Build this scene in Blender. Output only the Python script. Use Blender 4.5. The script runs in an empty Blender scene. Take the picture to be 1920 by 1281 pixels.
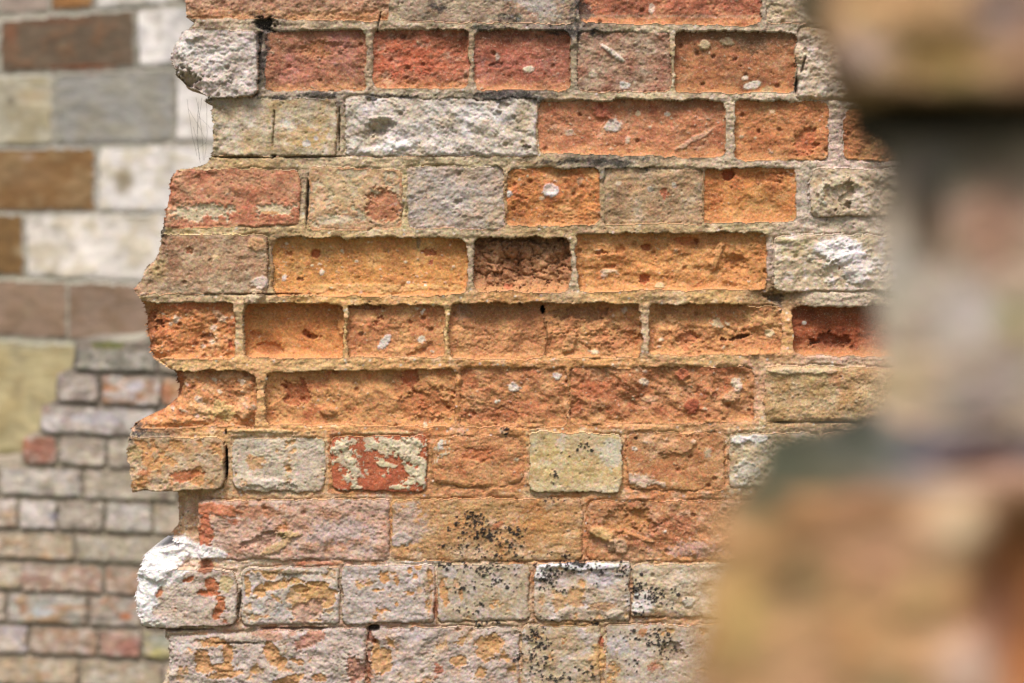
import bpy, math, random
import numpy as np
random.seed(7)
# ------------------------------------------------------------------ camera, world, sun, exposure
S = 0.00058            # metres per photograph pixel on the plane of the main wall
D0 = 2.2               # camera to main wall
HZ = 450.0             # eye level, in photograph pixels
ZC = 1.5
sc = bpy.context.scene
cam_d = bpy.data.cameras.new('camera'); cam = bpy.data.objects.new('camera', cam_d)
sc.collection.objects.link(cam); sc.camera = cam
cam.location = (0, -D0, ZC); cam.rotation_euler = (math.radians(90), 0, 0)
cam_d.sensor_width = 36; cam_d.lens = 36*D0/(1920*S)
cam_d.shift_y = -(640.5-HZ)/1920; cam_d.clip_end = 500; cam_d.clip_start = 0.02
cam_d.dof.use_dof = True; cam_d.dof.focus_distance = D0; cam_d.dof.aperture_fstop = cam_d.lens/15.5
cam_d.dof.aperture_blades = 0
SUN_EL, SUN_AZ = 61, -30          # azimuth measured from straight behind the camera, minus = left
world = bpy.data.worlds.new('World'); sc.world = world; world.use_nodes = True
nt = world.node_tree; sky = nt.nodes.new('ShaderNodeTexSky'); sky.sky_type = 'NISHITA'; sky.sun_disc = False
sky.sun_elevation = math.radians(SUN_EL); sky.sun_rotation = math.radians(180+SUN_AZ)
sky.air_density = 1.0; sky.dust_density = 4.0; sky.ozone_density = 1.0
mixw = nt.nodes.new('ShaderNodeMixRGB'); mixw.inputs[0].default_value = 0.5
bw = nt.nodes.new('ShaderNodeRGBToBW'); nt.links.new(sky.outputs[0], bw.inputs[0])
nt.links.new(sky.outputs[0], mixw.inputs[1]); nt.links.new(bw.outputs[0], mixw.inputs[2])   # thin overcast: greyer sky
nt.links.new(mixw.outputs[0], nt.nodes['Background'].inputs[0]); nt.nodes['Background'].inputs[1].default_value = 0.088
sd = bpy.data.lights.new('sun', 'SUN'); sd.energy = 2.9; sd.angle = math.radians(17); sd.color = (1.0, 0.955, 0.90)
sun = bpy.data.objects.new('sun', sd); sc.collection.objects.link(sun)
e, a = math.radians(SUN_EL), math.radians(SUN_AZ)
from mathutils import Vector
tosun = Vector((math.sin(a)*math.cos(e), -math.cos(a)*math.cos(e), math.sin(e)))
sun.rotation_euler = tosun.to_track_quat('Z', 'Y').to_euler(); sun.location = (-2, -4, 5)
sc.view_settings.view_transform = 'Standard'; sc.view_settings.look = 'None'
sc.view_settings.gamma = 1; sc.view_settings.use_curve_mapping = False
sc.view_settings.exposure = 0.80
sc.cycles.use_denoising = True; sc.cycles.max_bounces = 6; sc.cycles.diffuse_bounces = 4

# ------------------------------------------------------------------ noise in numpy
F = np.float32
def _h(ix, iy, seed):
    h = (ix.astype(np.uint32)*np.uint32(374761393)) ^ (iy.astype(np.uint32)*np.uint32(668265263)) ^ np.uint32((seed*2246822519) & 0xffffffff)
    h = (h ^ (h >> np.uint32(13)))*np.uint32(1274126177)
    h = (h ^ (h >> np.uint32(15)))*np.uint32(2246822519)
    return h ^ (h >> np.uint32(16))
_ang = np.linspace(0, 2*math.pi, 256, endpoint=False); _GX = np.cos(_ang).astype(F); _GY = np.sin(_ang).astype(F)
def perlin(x, y, seed=0):
    x0 = np.floor(x); y0 = np.floor(y); fx = (x-x0).astype(F); fy = (y-y0).astype(F)
    ix = x0.astype(np.int64); iy = y0.astype(np.int64)
    u = fx*fx*fx*(fx*(fx*6-15)+10); v = fy*fy*fy*(fy*(fy*6-15)+10)
    def g(dx, dy):
        k = _h(ix+dx, iy+dy, seed) & np.uint32(255)
        return _GX[k]*(fx-dx)+_GY[k]*(fy-dy)
    a = g(0, 0); b = g(1, 0); c = g(0, 1); d = g(1, 1)
    a = a+u*(b-a); c = c+u*(d-c)
    return (a+v*(c-a))*1.5
def fbm(x, y, lam, octv=4, seed=0, gain=.5, ridge=False):
    s = 0; amp = 1; tot = 0
    for o in range(octv):
        n = perlin(x/lam, y/lam, seed+o*17)
        if ridge: n = 1-2*np.abs(n)
        s = s+n*amp; tot += amp; amp *= gain; lam = lam/2.03
    return s/tot
def worley(x, y, lam, seed=0, second=False):
    x = x/lam; y = y/lam; x0 = np.floor(x).astype(np.int64); y0 = np.floor(y).astype(np.int64)
    f1 = np.full(x.shape, 9, F); f2 = np.full(x.shape, 9, F); rid = np.zeros(x.shape, F)
    for dx in (-1, 0, 1):
        for dy in (-1, 0, 1):
            h = _h(x0+dx, y0+dy, seed)
            px = x0+dx+((h & np.uint32(1023))/F(1023)); py = y0+dy+(((h >> np.uint32(10)) & np.uint32(1023))/F(1023))
            d = np.hypot(x-px, y-py).astype(F); r = ((h >> np.uint32(20)) & np.uint32(4095))/F(4095)
            n = d < f1
            f2 = np.where(n, f1, np.minimum(f2, d)); rid = np.where(n, r, rid); f1 = np.where(n, d, f1)
    return (f1, f2, rid) if second else (f1, rid)
def sstep(a, b, x):
    t = np.clip((x-a)/(b-a), 0, 1); return t*t*(3-2*t)
def lin(c):
    c = np.asarray(c, float)/255
    v = np.where(c < .04045, c/12.92, ((c+.055)/1.055)**2.4)
    rr_, gg, bb = v[..., 0], v[..., 1], v[..., 2]
    return np.stack([rr_, (gg+.125*np.maximum(rr_-gg, 0))*.96, bb+.08*np.maximum(rr_-bb, 0)], -1)
ALB = 0.80
def L(*c): return (lin(c)*ALB).astype(F)
def mix(A, B, m): return A+(B-A)*m[..., None]

# ------------------------------------------------------------------ materials
def surface_mat(name, gs=1.0, grain=.3, bump=.6, fine=1.0, rough=.93, hue=1.0, crumb=1.0):
    m = bpy.data.materials.new(name); m.use_nodes = True; t = m.node_tree; N = t.nodes; K = t.links
    b = N['Principled BSDF']; b.inputs['Roughness'].default_value = rough
    b.inputs['Specular IOR Level'].default_value = .25
    at = N.new('ShaderNodeAttribute'); at.attribute_name = 'pigment'
    tc = N.new('ShaderNodeTexCoord'); oi = N.new('ShaderNodeObjectInfo')
    add = N.new('ShaderNodeVectorMath'); add.operation = 'ADD'
    mu = N.new('ShaderNodeMath'); mu.operation = 'MULTIPLY'; mu.inputs[1].default_value = 7.0
    K.new(oi.outputs['Random'], mu.inputs[0]); K.new(tc.outputs['Object'], add.inputs[0]); K.new(mu.outputs[0], add.inputs[1])
    def noise(s, det, r=.6):
        n = N.new('ShaderNodeTexNoise'); n.inputs['Scale'].default_value = s*gs; n.inputs['Detail'].default_value = det
        n.inputs['Roughness'].default_value = r; K.new(add.outputs[0], n.inputs['Vector']); return n
    n1 = noise(420, 4, .75); n2 = noise(130, 3, .6); n3 = noise(900, 2, .5)
    # grain in value
    r = N.new('ShaderNodeMapRange'); r.inputs[1].default_value = .3; r.inputs[2].default_value = .7
    r.inputs[3].default_value = 1-grain; r.inputs[4].default_value = 1+grain*.9; K.new(n1.outputs[0], r.inputs[0])
    mx = N.new('ShaderNodeVectorMath'); mx.operation = 'SCALE'; K.new(at.outputs['Color'], mx.inputs[0]); K.new(r.outputs[0], mx.inputs['Scale'])
    # dark grit
    r2 = N.new('ShaderNodeMapRange'); r2.inputs[1].default_value = .30; r2.inputs[2].default_value = .40
    r2.inputs[3].default_value = .62; r2.inputs[4].default_value = 1; K.new(n3.outputs[0], r2.inputs[0])
    mx2 = N.new('ShaderNodeVectorMath'); mx2.operation = 'SCALE'; K.new(mx.outputs[0], mx2.inputs[0]); K.new(r2.outputs[0], mx2.inputs['Scale'])
    # slight hue drift from grain to grain, and pale crumbs
    n4 = noise(330, 3, .65); vm = N.new('ShaderNodeVectorMath'); vm.operation = 'MULTIPLY_ADD'
    h = .75*hue; vm.inputs[1].default_value = (h, h, h); vm.inputs[2].default_value = (1-h/2, 1-h/2, 1-h/2); K.new(n4.outputs['Color'], vm.inputs[0])
    vm2 = N.new('ShaderNodeVectorMath'); vm2.operation = 'MULTIPLY'; K.new(mx2.outputs[0], vm2.inputs[0]); K.new(vm.outputs[0], vm2.inputs[1])
    n5 = noise(760, 2, .6); r3 = N.new('ShaderNodeMapRange'); r3.inputs[1].default_value = .60; r3.inputs[2].default_value = .68
    r3.inputs[3].default_value = 0; r3.inputs[4].default_value = .42*crumb; K.new(n5.outputs[0], r3.inputs[0])
    mc = N.new('ShaderNodeMixRGB'); mc.inputs[2].default_value = (.56, .46, .34, 1); K.new(r3.outputs[0], mc.inputs[0]); K.new(vm2.outputs[0], mc.inputs[1])
    K.new(mc.outputs[0], b.inputs['Base Color'])
    s1 = N.new('ShaderNodeMath'); s1.operation = 'MULTIPLY'; s1.inputs[1].default_value = .45; K.new(n2.outputs[0], s1.inputs[0])
    s2 = N.new('ShaderNodeMath'); s2.operation = 'ADD'; K.new(n1.outputs[0], s2.inputs[0]); K.new(s1.outputs[0], s2.inputs[1])
    bp = N.new('ShaderNodeBump'); bp.inputs['Strength'].default_value = bump; bp.inputs['Distance'].default_value = .0022*fine/gs
    K.new(s2.outputs[0], bp.inputs['Height']); K.new(bp.outputs[0], b.inputs['Normal'])
    return m
M_ER = surface_mat('crumbling_fired_clay', 1, .28, .46)
M_SO = surface_mat('weathered_brick_face', 1, .20, .32)
M_MO = surface_mat('sandy_lime_mortar', 1, .25, .5)
M_BG = surface_mat('old_background_brick', .45, .25, .5)
M_ST = surface_mat('dressed_limestone', .35, .08, .25, crumb=0, hue=.4)
M_FG = surface_mat('rough_near_masonry', 1, .2, .5, crumb=0)

# ------------------------------------------------------------------ object helpers
def link(o, parent=None):
    sc.collection.objects.link(o)
    if parent: o.parent = parent
    return o
def thing(name, label, cat, loc, group=None):
    o = bpy.data.objects.new(name, None); link(o); o.location = loc; o.empty_display_size = .1
    o['label'] = label; o['category'] = cat; o['kind'] = 'thing'
    if group: o['group'] = group
    return o
def mesh_obj(name, V, Q, C, mat, parent, label=None, kind=None, nsm=None):
    org = (V.min(0)+V.max(0))/2
    me = bpy.data.meshes.new(name); n = len(V); q = len(Q)
    me.vertices.add(n); me.vertices.foreach_set('co', (V-org).astype(F).ravel())
    me.loops.add(q*4); me.loops.foreach_set('vertex_index', Q.astype(np.int32).ravel())
    me.polygons.add(q); me.polygons.foreach_set('loop_start', np.arange(0, q*4, 4, dtype=np.int32))
    me.polygons.foreach_set('loop_total', np.full(q, 4, np.int32))
    me.update(calc_edges=True)
    me.polygons.foreach_set('use_smooth', np.arange(q) < (q if nsm is None else nsm))
    at = me.attributes.new('pigment', 'FLOAT_COLOR', 'POINT')
    at.data.foreach_set('color', np.concatenate([np.clip(C, 0, .9), np.ones((n, 1))], 1).astype(F).ravel())
    me.materials.append(mat)
    o = bpy.data.objects.new(name, me); link(o, parent)
    o.location = Vector(org.tolist()) - (parent.location if parent else Vector((0, 0, 0)))
    if label: o['label'] = label
    if kind: o['kind'] = kind
    return o
def field_part(mask, P, C, name, mat, parent, depth, slant=0.0, label=None, kind=None):
    """mesh the grid cells in mask (ny-1,nx-1); P (ny,nx,3), C (ny,nx,3); skirts run back by depth so the piece is solid"""
    ii, jj = np.nonzero(mask)
    if len(ii) < 2: return None
    i0, i1, j0, j1 = ii.min(), ii.max()+1, jj.min(), jj.max()+1
    m = mask[i0:i1, j0:j1]; h, w = m.shape
    P = P[i0:i1+1, j0:j1+1]; C = C[i0:i1+1, j0:j1+1]
    idx = np.arange((h+1)*(w+1)).reshape(h+1, w+1)
    a, b, c, d = idx[:-1, :-1], idx[:-1, 1:], idx[1:, 1:], idx[1:, :-1]
    quads = np.stack([a, d, c, b], -1)[m]
    mp = np.pad(m, 1)
    up = m & ~mp[:-2, 1:-1]; dn = m & ~mp[2:, 1:-1]; lf = m & ~mp[1:-1, :-2]; rt = m & ~mp[1:-1, 2:]
    edges = np.concatenate([np.stack([a, b], -1)[up], np.stack([c, d], -1)[dn], np.stack([d, a], -1)[lf], np.stack([b, c], -1)[rt]])
    used = np.unique(quads); remap = np.full(idx.size, -1); remap[used] = np.arange(len(used))
    V = P.reshape(-1, 3)[used]; CC = C.reshape(-1, 3)[used]; quads = remap[quads]; edges = remap[edges]
    eb = np.unique(edges); r2 = np.full(len(V), -1); r2[eb] = np.arange(len(eb))+len(V)
    ymax = V[:, 1].max()
    B = V[eb].copy(); B[:, 1] = ymax+depth; B[:, 0] += slant*(depth)
    if depth > .03:                                    # one middle ring, roughened, so broken ends are not ruled flat
        r1 = r2.copy(); M1 = V[eb].copy(); M1[:, 1] = V[eb][:, 1]+depth*.35
        jit = fbm(M1[:, 0]*900, M1[:, 2]*900, 24, 2, 77)
        M1[:, 0] += jit*.004+slant*depth*.35; M1[:, 2] += jit*.003
        r2 = r2+np.where(r2 >= 0, len(eb), 0)
        q1 = np.stack([edges[:, 1], edges[:, 0], r1[edges[:, 0]], r1[edges[:, 1]]], -1)
        q2 = np.stack([r1[edges[:, 1]], r1[edges[:, 0]], r2[edges[:, 0]], r2[edges[:, 1]]], -1)
        V = np.concatenate([V, M1, B]); CC = np.concatenate([CC, CC[eb], CC[eb]]); Q = np.concatenate([quads, q1, q2])
    else:
        q2 = np.stack([edges[:, 1], edges[:, 0], r2[edges[:, 0]], r2[edges[:, 1]]], -1)
        V = np.concatenate([V, B]); CC = np.concatenate([CC, CC[eb]]); Q = np.concatenate([quads, q2])
    return mesh_obj(name, V, Q[:, ::-1], CC, mat, parent, label, kind, len(quads))
def steps(*segs):
    out = []
    for a, b, s in segs: out.append(np.arange(a, b, s))
    return np.concatenate(out).astype(np.float64)
def seg_dist(X, Y, pts):
    d = np.full(X.shape, 1e9, F)
    for (x0, y0), (x1, y1) in zip(pts[:-1], pts[1:]):
        dx, dy = x1-x0, y1-y0; t = np.clip(((X-x0)*dx+(Y-y0)*dy)/(dx*dx+dy*dy+1e-9), 0, 1)
        d = np.minimum(d, np.hypot(X-x0-t*dx, Y-y0-t*dy))
    return d
def quad_s(X, Y, q, k=7.0):
    """smooth signed distance (negative inside) to a quad (x0,x1,yt0,yb0,yt1,yb1 with optional slanted ends)"""
    x0t, x0b, x1t, x1b, yt0, yb0, yt1, yb1 = q
    w = max(x1t-x0t, 1.0)
    yt = yt0+(yt1-yt0)*(X-x0t)/w; yb = yb0+(yb1-yb0)*(X-x0b)/w
    hh = max(yb0-yt0, 1.0); tt = (Y-yt0)/hh
    xl = x0t+(x0b-x0t)*tt; xr = x1t+(x1b-x1t)*tt
    E = np.stack([yt-Y, Y-yb, xl-X, X-xr])/k
    mE = E.max(0); return ((mE+np.log(np.exp(E-mE).sum(0)))*k).astype(F)
def ctrl(X, Y, pts, power=2.2, soft=35.0):
    """values of scattered control points (x, y, v...) spread over the wall"""
    acc = 0; ws = 0
    for p in pts:
        w = 1/(((X-p[0])**2+((Y-p[1])*1.25)**2+soft*soft)**(power)); acc = acc+w[..., None]*np.asarray(p[2], F); ws = ws+w
    return acc/ws[..., None]
def place(X, Y, Hh, invd0, invdx):
    """photograph pixel + relief (px of the main wall's scale, towards camera) -> world; the wall is the plane 1/d = invd0+invdx*X"""
    d = 1/(invd0+invdx*X)
    k = d/D0*S
    return np.stack([(X-960)*k, d-D0-Hh, ZC-(Y-HZ)*k], -1)

# ================================================================== THE MAIN WALL
EXT = 1
SIL = [(330,-1500),(350,-900),(300,-820),(345,-640),(290,-560),(330,-380),(352,-300),(300,-240),(345,-120),(345,2),(347,30),(364,40),(345,58),(334,72),(322,90),(320,106),(328,124),
 (330,142),(345,160),(372,170),(382,190),(394,193),(393,182),(397,215),(398,262),(397,292),(385,306),(366,312),(330,318),(322,335),(316,362),(312,395),
 (311,418),(305,432),(303,440),(299,462),(288,488),(270,508),(262,528),(250,541),(254,549),(263,566),(268,592),(272,630),(278,655),(284,670),
 (306,680),(316,690),(326,702),(330,722),(328,742),(314,758),(300,768),(282,778),(262,788),(247,802),(241,818),(240,822),(243,870),(246,921),
 (324,923),(330,945),(325,960),(328,985),(332,1020),(318,1016),(284,1032),(266,1046),(257,1070),(254,1100),(256,1140),(264,1170),(272,1178),(305,1180),
 (311,1190),(312,1215),(318,1240),(306,1262),(298,1290),(290,1400),(330,1440),(260,1460),(250,1580),(340,1590),(330,1700),(240,1720),(260,1950),(330,1970),(310,2200),(240,2220),(260,2700),(240,3040)]
# name: x0 x1 | yt0 yb0 yt1 yb1 | type | depth(px) | dict of overrides ; slanted ends via x0b / x1b
BR = []
def B(x0, x1, yt0, yb0, yt1, yb1, typ, dep=0, **k): BR.append(dict(x0=x0, x1=x1, yt0=yt0, yb0=yb0, yt1=yt1, yb1=yb1, typ=typ, dep=dep, **k))
# a: main colour, b: second, c: peeled patch colour (share pc), gr: darkening at the top edge, fl: flecks, ro: roughness
TY = {
 'O': dict(a=(208,136,70), b=(180,98,48), l=(222,164,98), pc=0, fl=.5, ro=6, fi=1.5, er=3, gr=.25),
 'P': dict(a=(204,142,88), b=(176,100,56), l=(214,158,102), pc=0, fl=.4, ro=7, fi=1.5, er=3, gr=.1),
 'R': dict(a=(178,114,80), b=(152,84,56), l=(198,156,126), pc=0, fl=.5, ro=6, fi=1.6, er=3, gr=.3),
 'T': dict(a=(176,146,112), b=(158,112,82), l=(200,176,146), pc=0, fl=.5, ro=5, fi=1.6, er=5, gr=.2),
 'C': dict(a=(202,186,152), b=(188,158,104), l=(214,206,184), pc=0, fl=.1, ro=4, fi=1.0, er=6, gr=.2),
 'G': dict(a=(188,176,160), b=(196,156,120), l=(204,194,186), c=(200,146,84), pc=.22, fl=.1, ro=4, fi=1.1, er=7, gr=.12),
 'K': dict(a=(190,176,146), b=(202,152,98), l=(206,196,172), c=(190,112,58), pc=.15, fl=.1, ro=3, fi=1.1, er=5, gr=.12),
}
# course A
B(345,728,-75,31,-75,39,'P',-2,a=(182,132,100),b=(160,92,66),l=(198,160,128),gr=.1)
B(750,1078,-75,40,-75,44,'T',0,a=(172,150,124),b=(160,120,94),gr=0)
B(1088,1424,-72,42,-72,46,'R',-7,a=(184,98,66),l=(206,134,92))
B(1437,1720,-72,42,-72,46,'C',2,a=(206,186,152),ro=6); B(1735,1960,-72,46,-72,48,'O',0)
# course B
B(250,482,50,205,62,176,'C',14,a=(204,194,178),b=(182,170,150),l=(224,218,208),ro=9,fi=2.2,fl=.6,er=6,label='pale crumbling lump of brick jutting from the broken end')
B(497,683,60,168,57,168,'R',-8,l=(192,126,110)); B(700,878,57,165,57,164,'R',-9,a=(184,98,64)); B(890,1068,57,167,58,168,'R',-9,a=(178,106,80),l=(190,120,104))
B(1084,1256,61,170,60,172,'T',-1,a=(176,136,108),b=(166,100,76),fl=1.,ro=4); B(1266,1489,60,172,60,174,'R',-7,a=(184,112,64),b=(150,84,54),l=(188,136,94),gr=.9)
B(1494,1720,52,184,60,196,'C',6,a=(202,184,154),ro=9,er=22); B(1735,1960,66,190,66,190,'T',0)
# course C
B(384,630,184,290,186,291,'C',1,a=(198,182,144),b=(190,158,98),er=4,gr=.5)
B(648,1005,182,290,188,292,'C',3,a=(206,198,178),b=(198,182,146),l=(222,218,210),ro=7,er=9,label='cream brick with a deep chip knocked out of it')
B(1010,1358,190,286,189,294,'O',-9,a=(194,120,76),b=(170,86,54),l=(206,152,114),fl=.9); B(1380,1552,190,297,192,299,'O',-6,a=(198,120,64),l=(210,146,88))
B(1584,1760,203,298,203,298,'O',-6,a=(190,116,66)); B(1778,1960,200,300,200,300,'C',0)
# course D
B(280,560,318,424,319,423,'K',2,a=(194,128,88),b=(178,96,62),l=(204,160,118),c=(202,184,146),pc=.0,ro=5); B(579,752,312,429,318,428,'K',2,a=(200,160,112),b=(196,128,80),l=(204,182,144),c=(196,178,142),pc=.3)
B(764,944,312,427,315,430,'G',1,a=(186,170,146),b=(184,158,126),l=(198,188,172),pc=0,ro=6,fi=1.8,fl=.5); B(950,1124,316,423,316,420,'O',-6,a=(204,124,54),b=(186,92,38),fl=.6)
B(1134,1316,316,418,318,418,'T',-1,a=(188,154,112),b=(178,132,92),ro=4,fl=.4); B(1322,1491,317,415,316,414,'O',-7,a=(204,122,50),b=(180,88,34))
B(1520,1710,316,404,318,404,'C',4,a=(196,178,144),ro=13,fi=2,er=9); B(1725,1960,316,408,318,408,'O',-2)
# course E
B(200,500,440,549,441,549,'T',6,a=(182,146,110),b=(168,112,78),l=(204,178,144),ro=6,fi=2,fl=.6,er=4,label='grey brown brick tapering to a sharp corner at the broken end')
B(512,874,446,553,448,553,'O',-14,sm=.45,a=(218,144,64),b=(206,128,58),l=(228,168,94),fl=.7,ro=5); B(889,1068,448,546,446,546,'P',-24,a=(180,120,74),b=(150,92,56),l=(192,138,92),fl=0,ro=9,crack=1,gr=.8,label='deeply eroded brown brick cracked like dry mud')
B(1083,1436,440,545,437,541,'O',-11,sm=.7,a=(212,138,66),b=(202,118,52),l=(222,162,94),ro=8,fl=.3); B(1451,1700,442,544,442,546,'C',3,a=(202,184,144),b=(204,188,158),l=(228,220,214),ro=7); B(1716,1960,442,546,442,546,'T',0)
# course F
B(200,440,569,670,569,672,'O',-6,a=(206,124,58),b=(180,84,38),l=(220,160,104),fl=1.,fi=2.2,ro=8); B(457,642,570,669,571,672,'O',-22,sm=.4,a=(206,124,52),b=(188,100,42),l=(222,150,78),ro=5,fl=.2,crack=.2,gr=.5)
B(652,832,572,668,574,668,'O',-9,a=(204,132,74),b=(182,96,52),fl=.7,ro=8); B(843,1021,570,672,570,672,'P',-15,sm=.5,a=(194,126,72),b=(176,106,62),l=(210,150,90),fl=0,gr=.6,crack=.25,ro=8)
B(1024,1200,570,670,570,670,'P',-13,a=(196,130,74),b=(180,104,56),l=(212,156,96),fl=.2,ro=9,crack=.3); B(1218,1465,572,664,574,664,'O',-12,a=(204,134,74),b=(186,108,56),fl=.4,ro=9,gr=.4)
B(1488,1700,576,664,576,668,'O',-24,a=(158,70,28),b=(128,50,22),l=(176,86,38),ro=9,gr=.7,fl=.15); B(1716,1960,576,668,576,668,'O',-3)
# course G
B(200,480,693,800,697,799,'O',-5,a=(212,140,80),b=(188,98,50),l=(226,178,128),fl=1.2,ro=10,fi=2.2); B(500,852,698,796,694,798,'P',-9,a=(208,140,76),b=(186,88,38),l=(216,158,94),ro=9)
B(864,1064,692,798,691,800,'P',-5,a=(192,124,72),b=(178,90,44),ro=8,fl=.35); B(1070,1412,690,795,688,789,'P',-6,a=(188,118,68),b=(172,80,38),l=(204,150,104),ro=10,fl=.6)
B(1435,1700,686,788,690,790,'T',5,a=(196,162,112),b=(176,134,76),l=(206,184,144),er=12,ro=4); B(1716,1960,690,790,690,790,'T',0)
# course H
B(200,420,821,921,820,916,'K',12,a=(190,160,116),b=(206,144,80),l=(204,188,156),c=(204,142,80),pc=.28,ro=3,er=3,label='brick projecting clear of the broken end above a gap'); B(437,608,822,920,821,920,'K',3,a=(200,188,160),b=(196,176,138),c=(206,156,94),pc=.12,ro=5,er=7)
B(622,798,819,917,817,921,'K',2,a=(176,82,42),b=(164,72,36),l=(190,96,50),c=(214,198,158),pc=.0,ro=1.5,fi=.6,er=3,fl=0,label='smooth red brick with flaking cream limewash'); B(812,984,818,914,817,908,'P',2,a=(200,132,78),b=(184,96,46),er=10,ro=5,k=14)
B(993,1164,812,920,813,924,'C',5,sm=.4,a=(206,188,138),b=(198,166,96),l=(212,204,178),ro=3,er=4,label='pale yellow squared brick standing proud of the orange ones'); B(1178,1358,812,918,812,916,'P',1,a=(196,134,80),b=(180,94,44),l=(212,168,124),ro=7,fl=.7,er=7)
B(1368,1534,812,912,812,912,'C',2,a=(192,176,138),b=(178,148,100),ro=6); B(1546,1720,812,912,812,912,'T',1); B(1735,1960,812,912,812,912,'O',0)
# course I
B(372,728,940,1046,936,1051,'G',2,a=(192,160,136),b=(192,132,90),l=(202,184,166),c=(196,126,76),pc=.08,ro=7,fi=1.8,er=8); B(736,1090,938,1050,935,1050,'T',1,a=(190,144,92),b=(196,128,60),l=(200,172,140),ro=5,fi=1.7,er=8)
B(1102,1440,940,1050,940,1052,'P',0,a=(190,128,78),b=(184,98,54),l=(206,164,134),ro=10,er=8,fl=.5); B(1455,1700,940,1052,940,1052,'T',0); B(1716,1960,940,1052,940,1052,'O',0)
# course J
B(200,444,1066,1178,1070,1170,'G',9,a=(194,178,156),b=(190,164,140),l=(206,194,178),c=(180,92,46),pc=.05,ro=5,er=6,label='brick at the broken end with a bright white worn shoulder')
B(454,634,1066,1171,1064,1168,'G',4,a=(194,184,166),b=(192,170,140),pc=.3); B(643,814,1060,1168,1059,1166,'G',4,a=(192,182,168),pc=.15); B(822,990,1060,1163,1057,1163,'G',2,a=(184,168,136),b=(176,154,112),pc=.12,ro=4)
B(1003,1180,1056,1163,1054,1162,'G',4,a=(190,174,146),b=(188,156,108),pc=.15,er=9); B(1188,1375,1058,1155,1058,1156,'C',2,a=(196,180,146),ro=7,er=9); B(1390,1560,1058,1156,1058,1156,'T',0); B(1575,1760,1058,1156,1058,1156,'C',0); B(1775,1960,1058,1156,1058,1156,'T',0)
# course K
B(318,684,1192,1300,1178,1300,'G',4,a=(190,176,160),b=(192,166,138),pc=.12,ro=6,er=14); B(692,972,1178,1300,1176,1300,'G',2,a=(188,172,154),pc=.14,ro=6); B(980,1124,1174,1300,1173,1300,'G',1,a=(188,168,130),b=(184,150,100),pc=.1)
B(1136,1380,1172,1300,1173,1300,'G',1,a=(186,170,142),b=(188,158,112),pc=.15); B(1395,1700,1174,1300,1174,1300,'T',0); B(1716,1960,1174,1300,1174,1300,'T',0)
NF = len(BR)
rr = random.Random(3)
def ext_row(yt, x, hgt, k):
    while x < 3600:
        w = 178 if (k % 2 == 0) else 366
        if rr.random() < .12: w = 366 if w == 178 else 178
        B(x, x+w, yt, yt+hgt, yt, yt+hgt, rr.choice('OPTCRGP'), rr.uniform(-8, 4)); x += w+15
rows = [(-75,118),(60,115),(188,106),(317,96),(442,104),(573,95),(692,98),(815,98),(940,112),(1058,98),(1174,126)]
for k, (yt, h) in enumerate(rows): ext_row(yt, 1975, h, k)
y = -200; k = 1
while y > -1450: ext_row(y, 200-(k % 2)*90, 106, k); y -= 125; k += 1
y = 1316; k = 0
while y < 3030: ext_row(y, 200-(k % 2)*90, 108, k); y += 125; k += 1
NB = len(BR)

xs = steps((204, 1700, 1.75), (1700, 1930, 4), (1930, 2300, 12), (2300, 3620, 22))
ys = steps((-1440, -200, 22), (-200, -14, 9), (-14, 1292, 1.75), (1292, 1500, 9), (1500, 3036, 22), (3036, 3037, 1))
X, Y = np.meshgrid(xs, ys); X = X.astype(F); Y = Y.astype(F)
# warp the coordinates so no joint is ruled
wx = X+4.2*fbm(X, Y, 38, 3, 1)+2.0*perlin(X/14, Y/14, 7)+.8*perlin(X/6, Y/6, 5); wy = Y+3.8*fbm(X, Y, 52, 3, 2)+2.2*perlin(X/22, Y/14, 8)+.7*perlin(X/8, Y/7, 6)
ID = np.full(X.shape, -1, np.int32); SD = np.full(X.shape, 1e3, F)
shr = -1.3+4.2*fbm(X, Y, 55, 4, 3, .6); NID = np.zeros(X.shape, np.int32); KR = random.Random(12)
for i, b in enumerate(BR):
    q = (b['x0'], b.get('x0b', b['x0']), b['x1'], b.get('x1b', b['x1']), b['yt0'], b['yb0'], b['yt1'], b['yb1'])
    j0, j1 = np.searchsorted(xs, b['x0']-30), np.searchsorted(xs, b['x1']+30)
    i0, i1 = np.searchsorted(ys, min(b['yt0'], b['yt1'])-30), np.searchsorted(ys, max(b['yb0'], b['yb1'])+30)
    if j1 <= j0 or i1 <= i0: continue
    s = quad_s(wx[i0:i1, j0:j1], wy[i0:i1, j0:j1], q, b.get('k', KR.uniform(3, 7)))+shr[i0:i1, j0:j1]
    sub = SD[i0:i1, j0:j1]; m = s < sub
    sub[m] = s[m]; NID[i0:i1, j0:j1][m] = i; ID[i0:i1, j0:j1][m & (s < 0)] = i
def par(key, default, dt=F):
    return np.array([b.get(key, TY[b['typ']].get(key, default)) for b in BR], dt)
bi = np.clip(ID, 0, None); isb = ID >= 0
off = np.array([[rr.uniform(0, 900), rr.uniform(0, 900)] for _ in BR], F)
U = X+np.where(isb, off[bi, 0], 0); W = Y+np.where(isb, off[bi, 1], 0)
ang = np.array([rr.uniform(-.7, .25) for _ in BR], F); ca, sa = np.cos(ang)[bi], np.sin(ang)[bi]
Ur = (U*ca-W*sa)*.74; Wr = (U*sa+W*ca)*1.08
n_lo = fbm(U, W, 75, 3, 11); n_mid = fbm(Ur, Wr, 26, 4, 12, .55); n_fi = fbm(U, W, 6.5, 3, 13, .6)
n_rg = fbm(Ur, Wr, 20, 3, 14, .5, ridge=True); n_cl = fbm(U, W, 44, 5, 15, .6); n_c2 = fbm(Ur, Wr, 20, 5, 16, .62)
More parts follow.
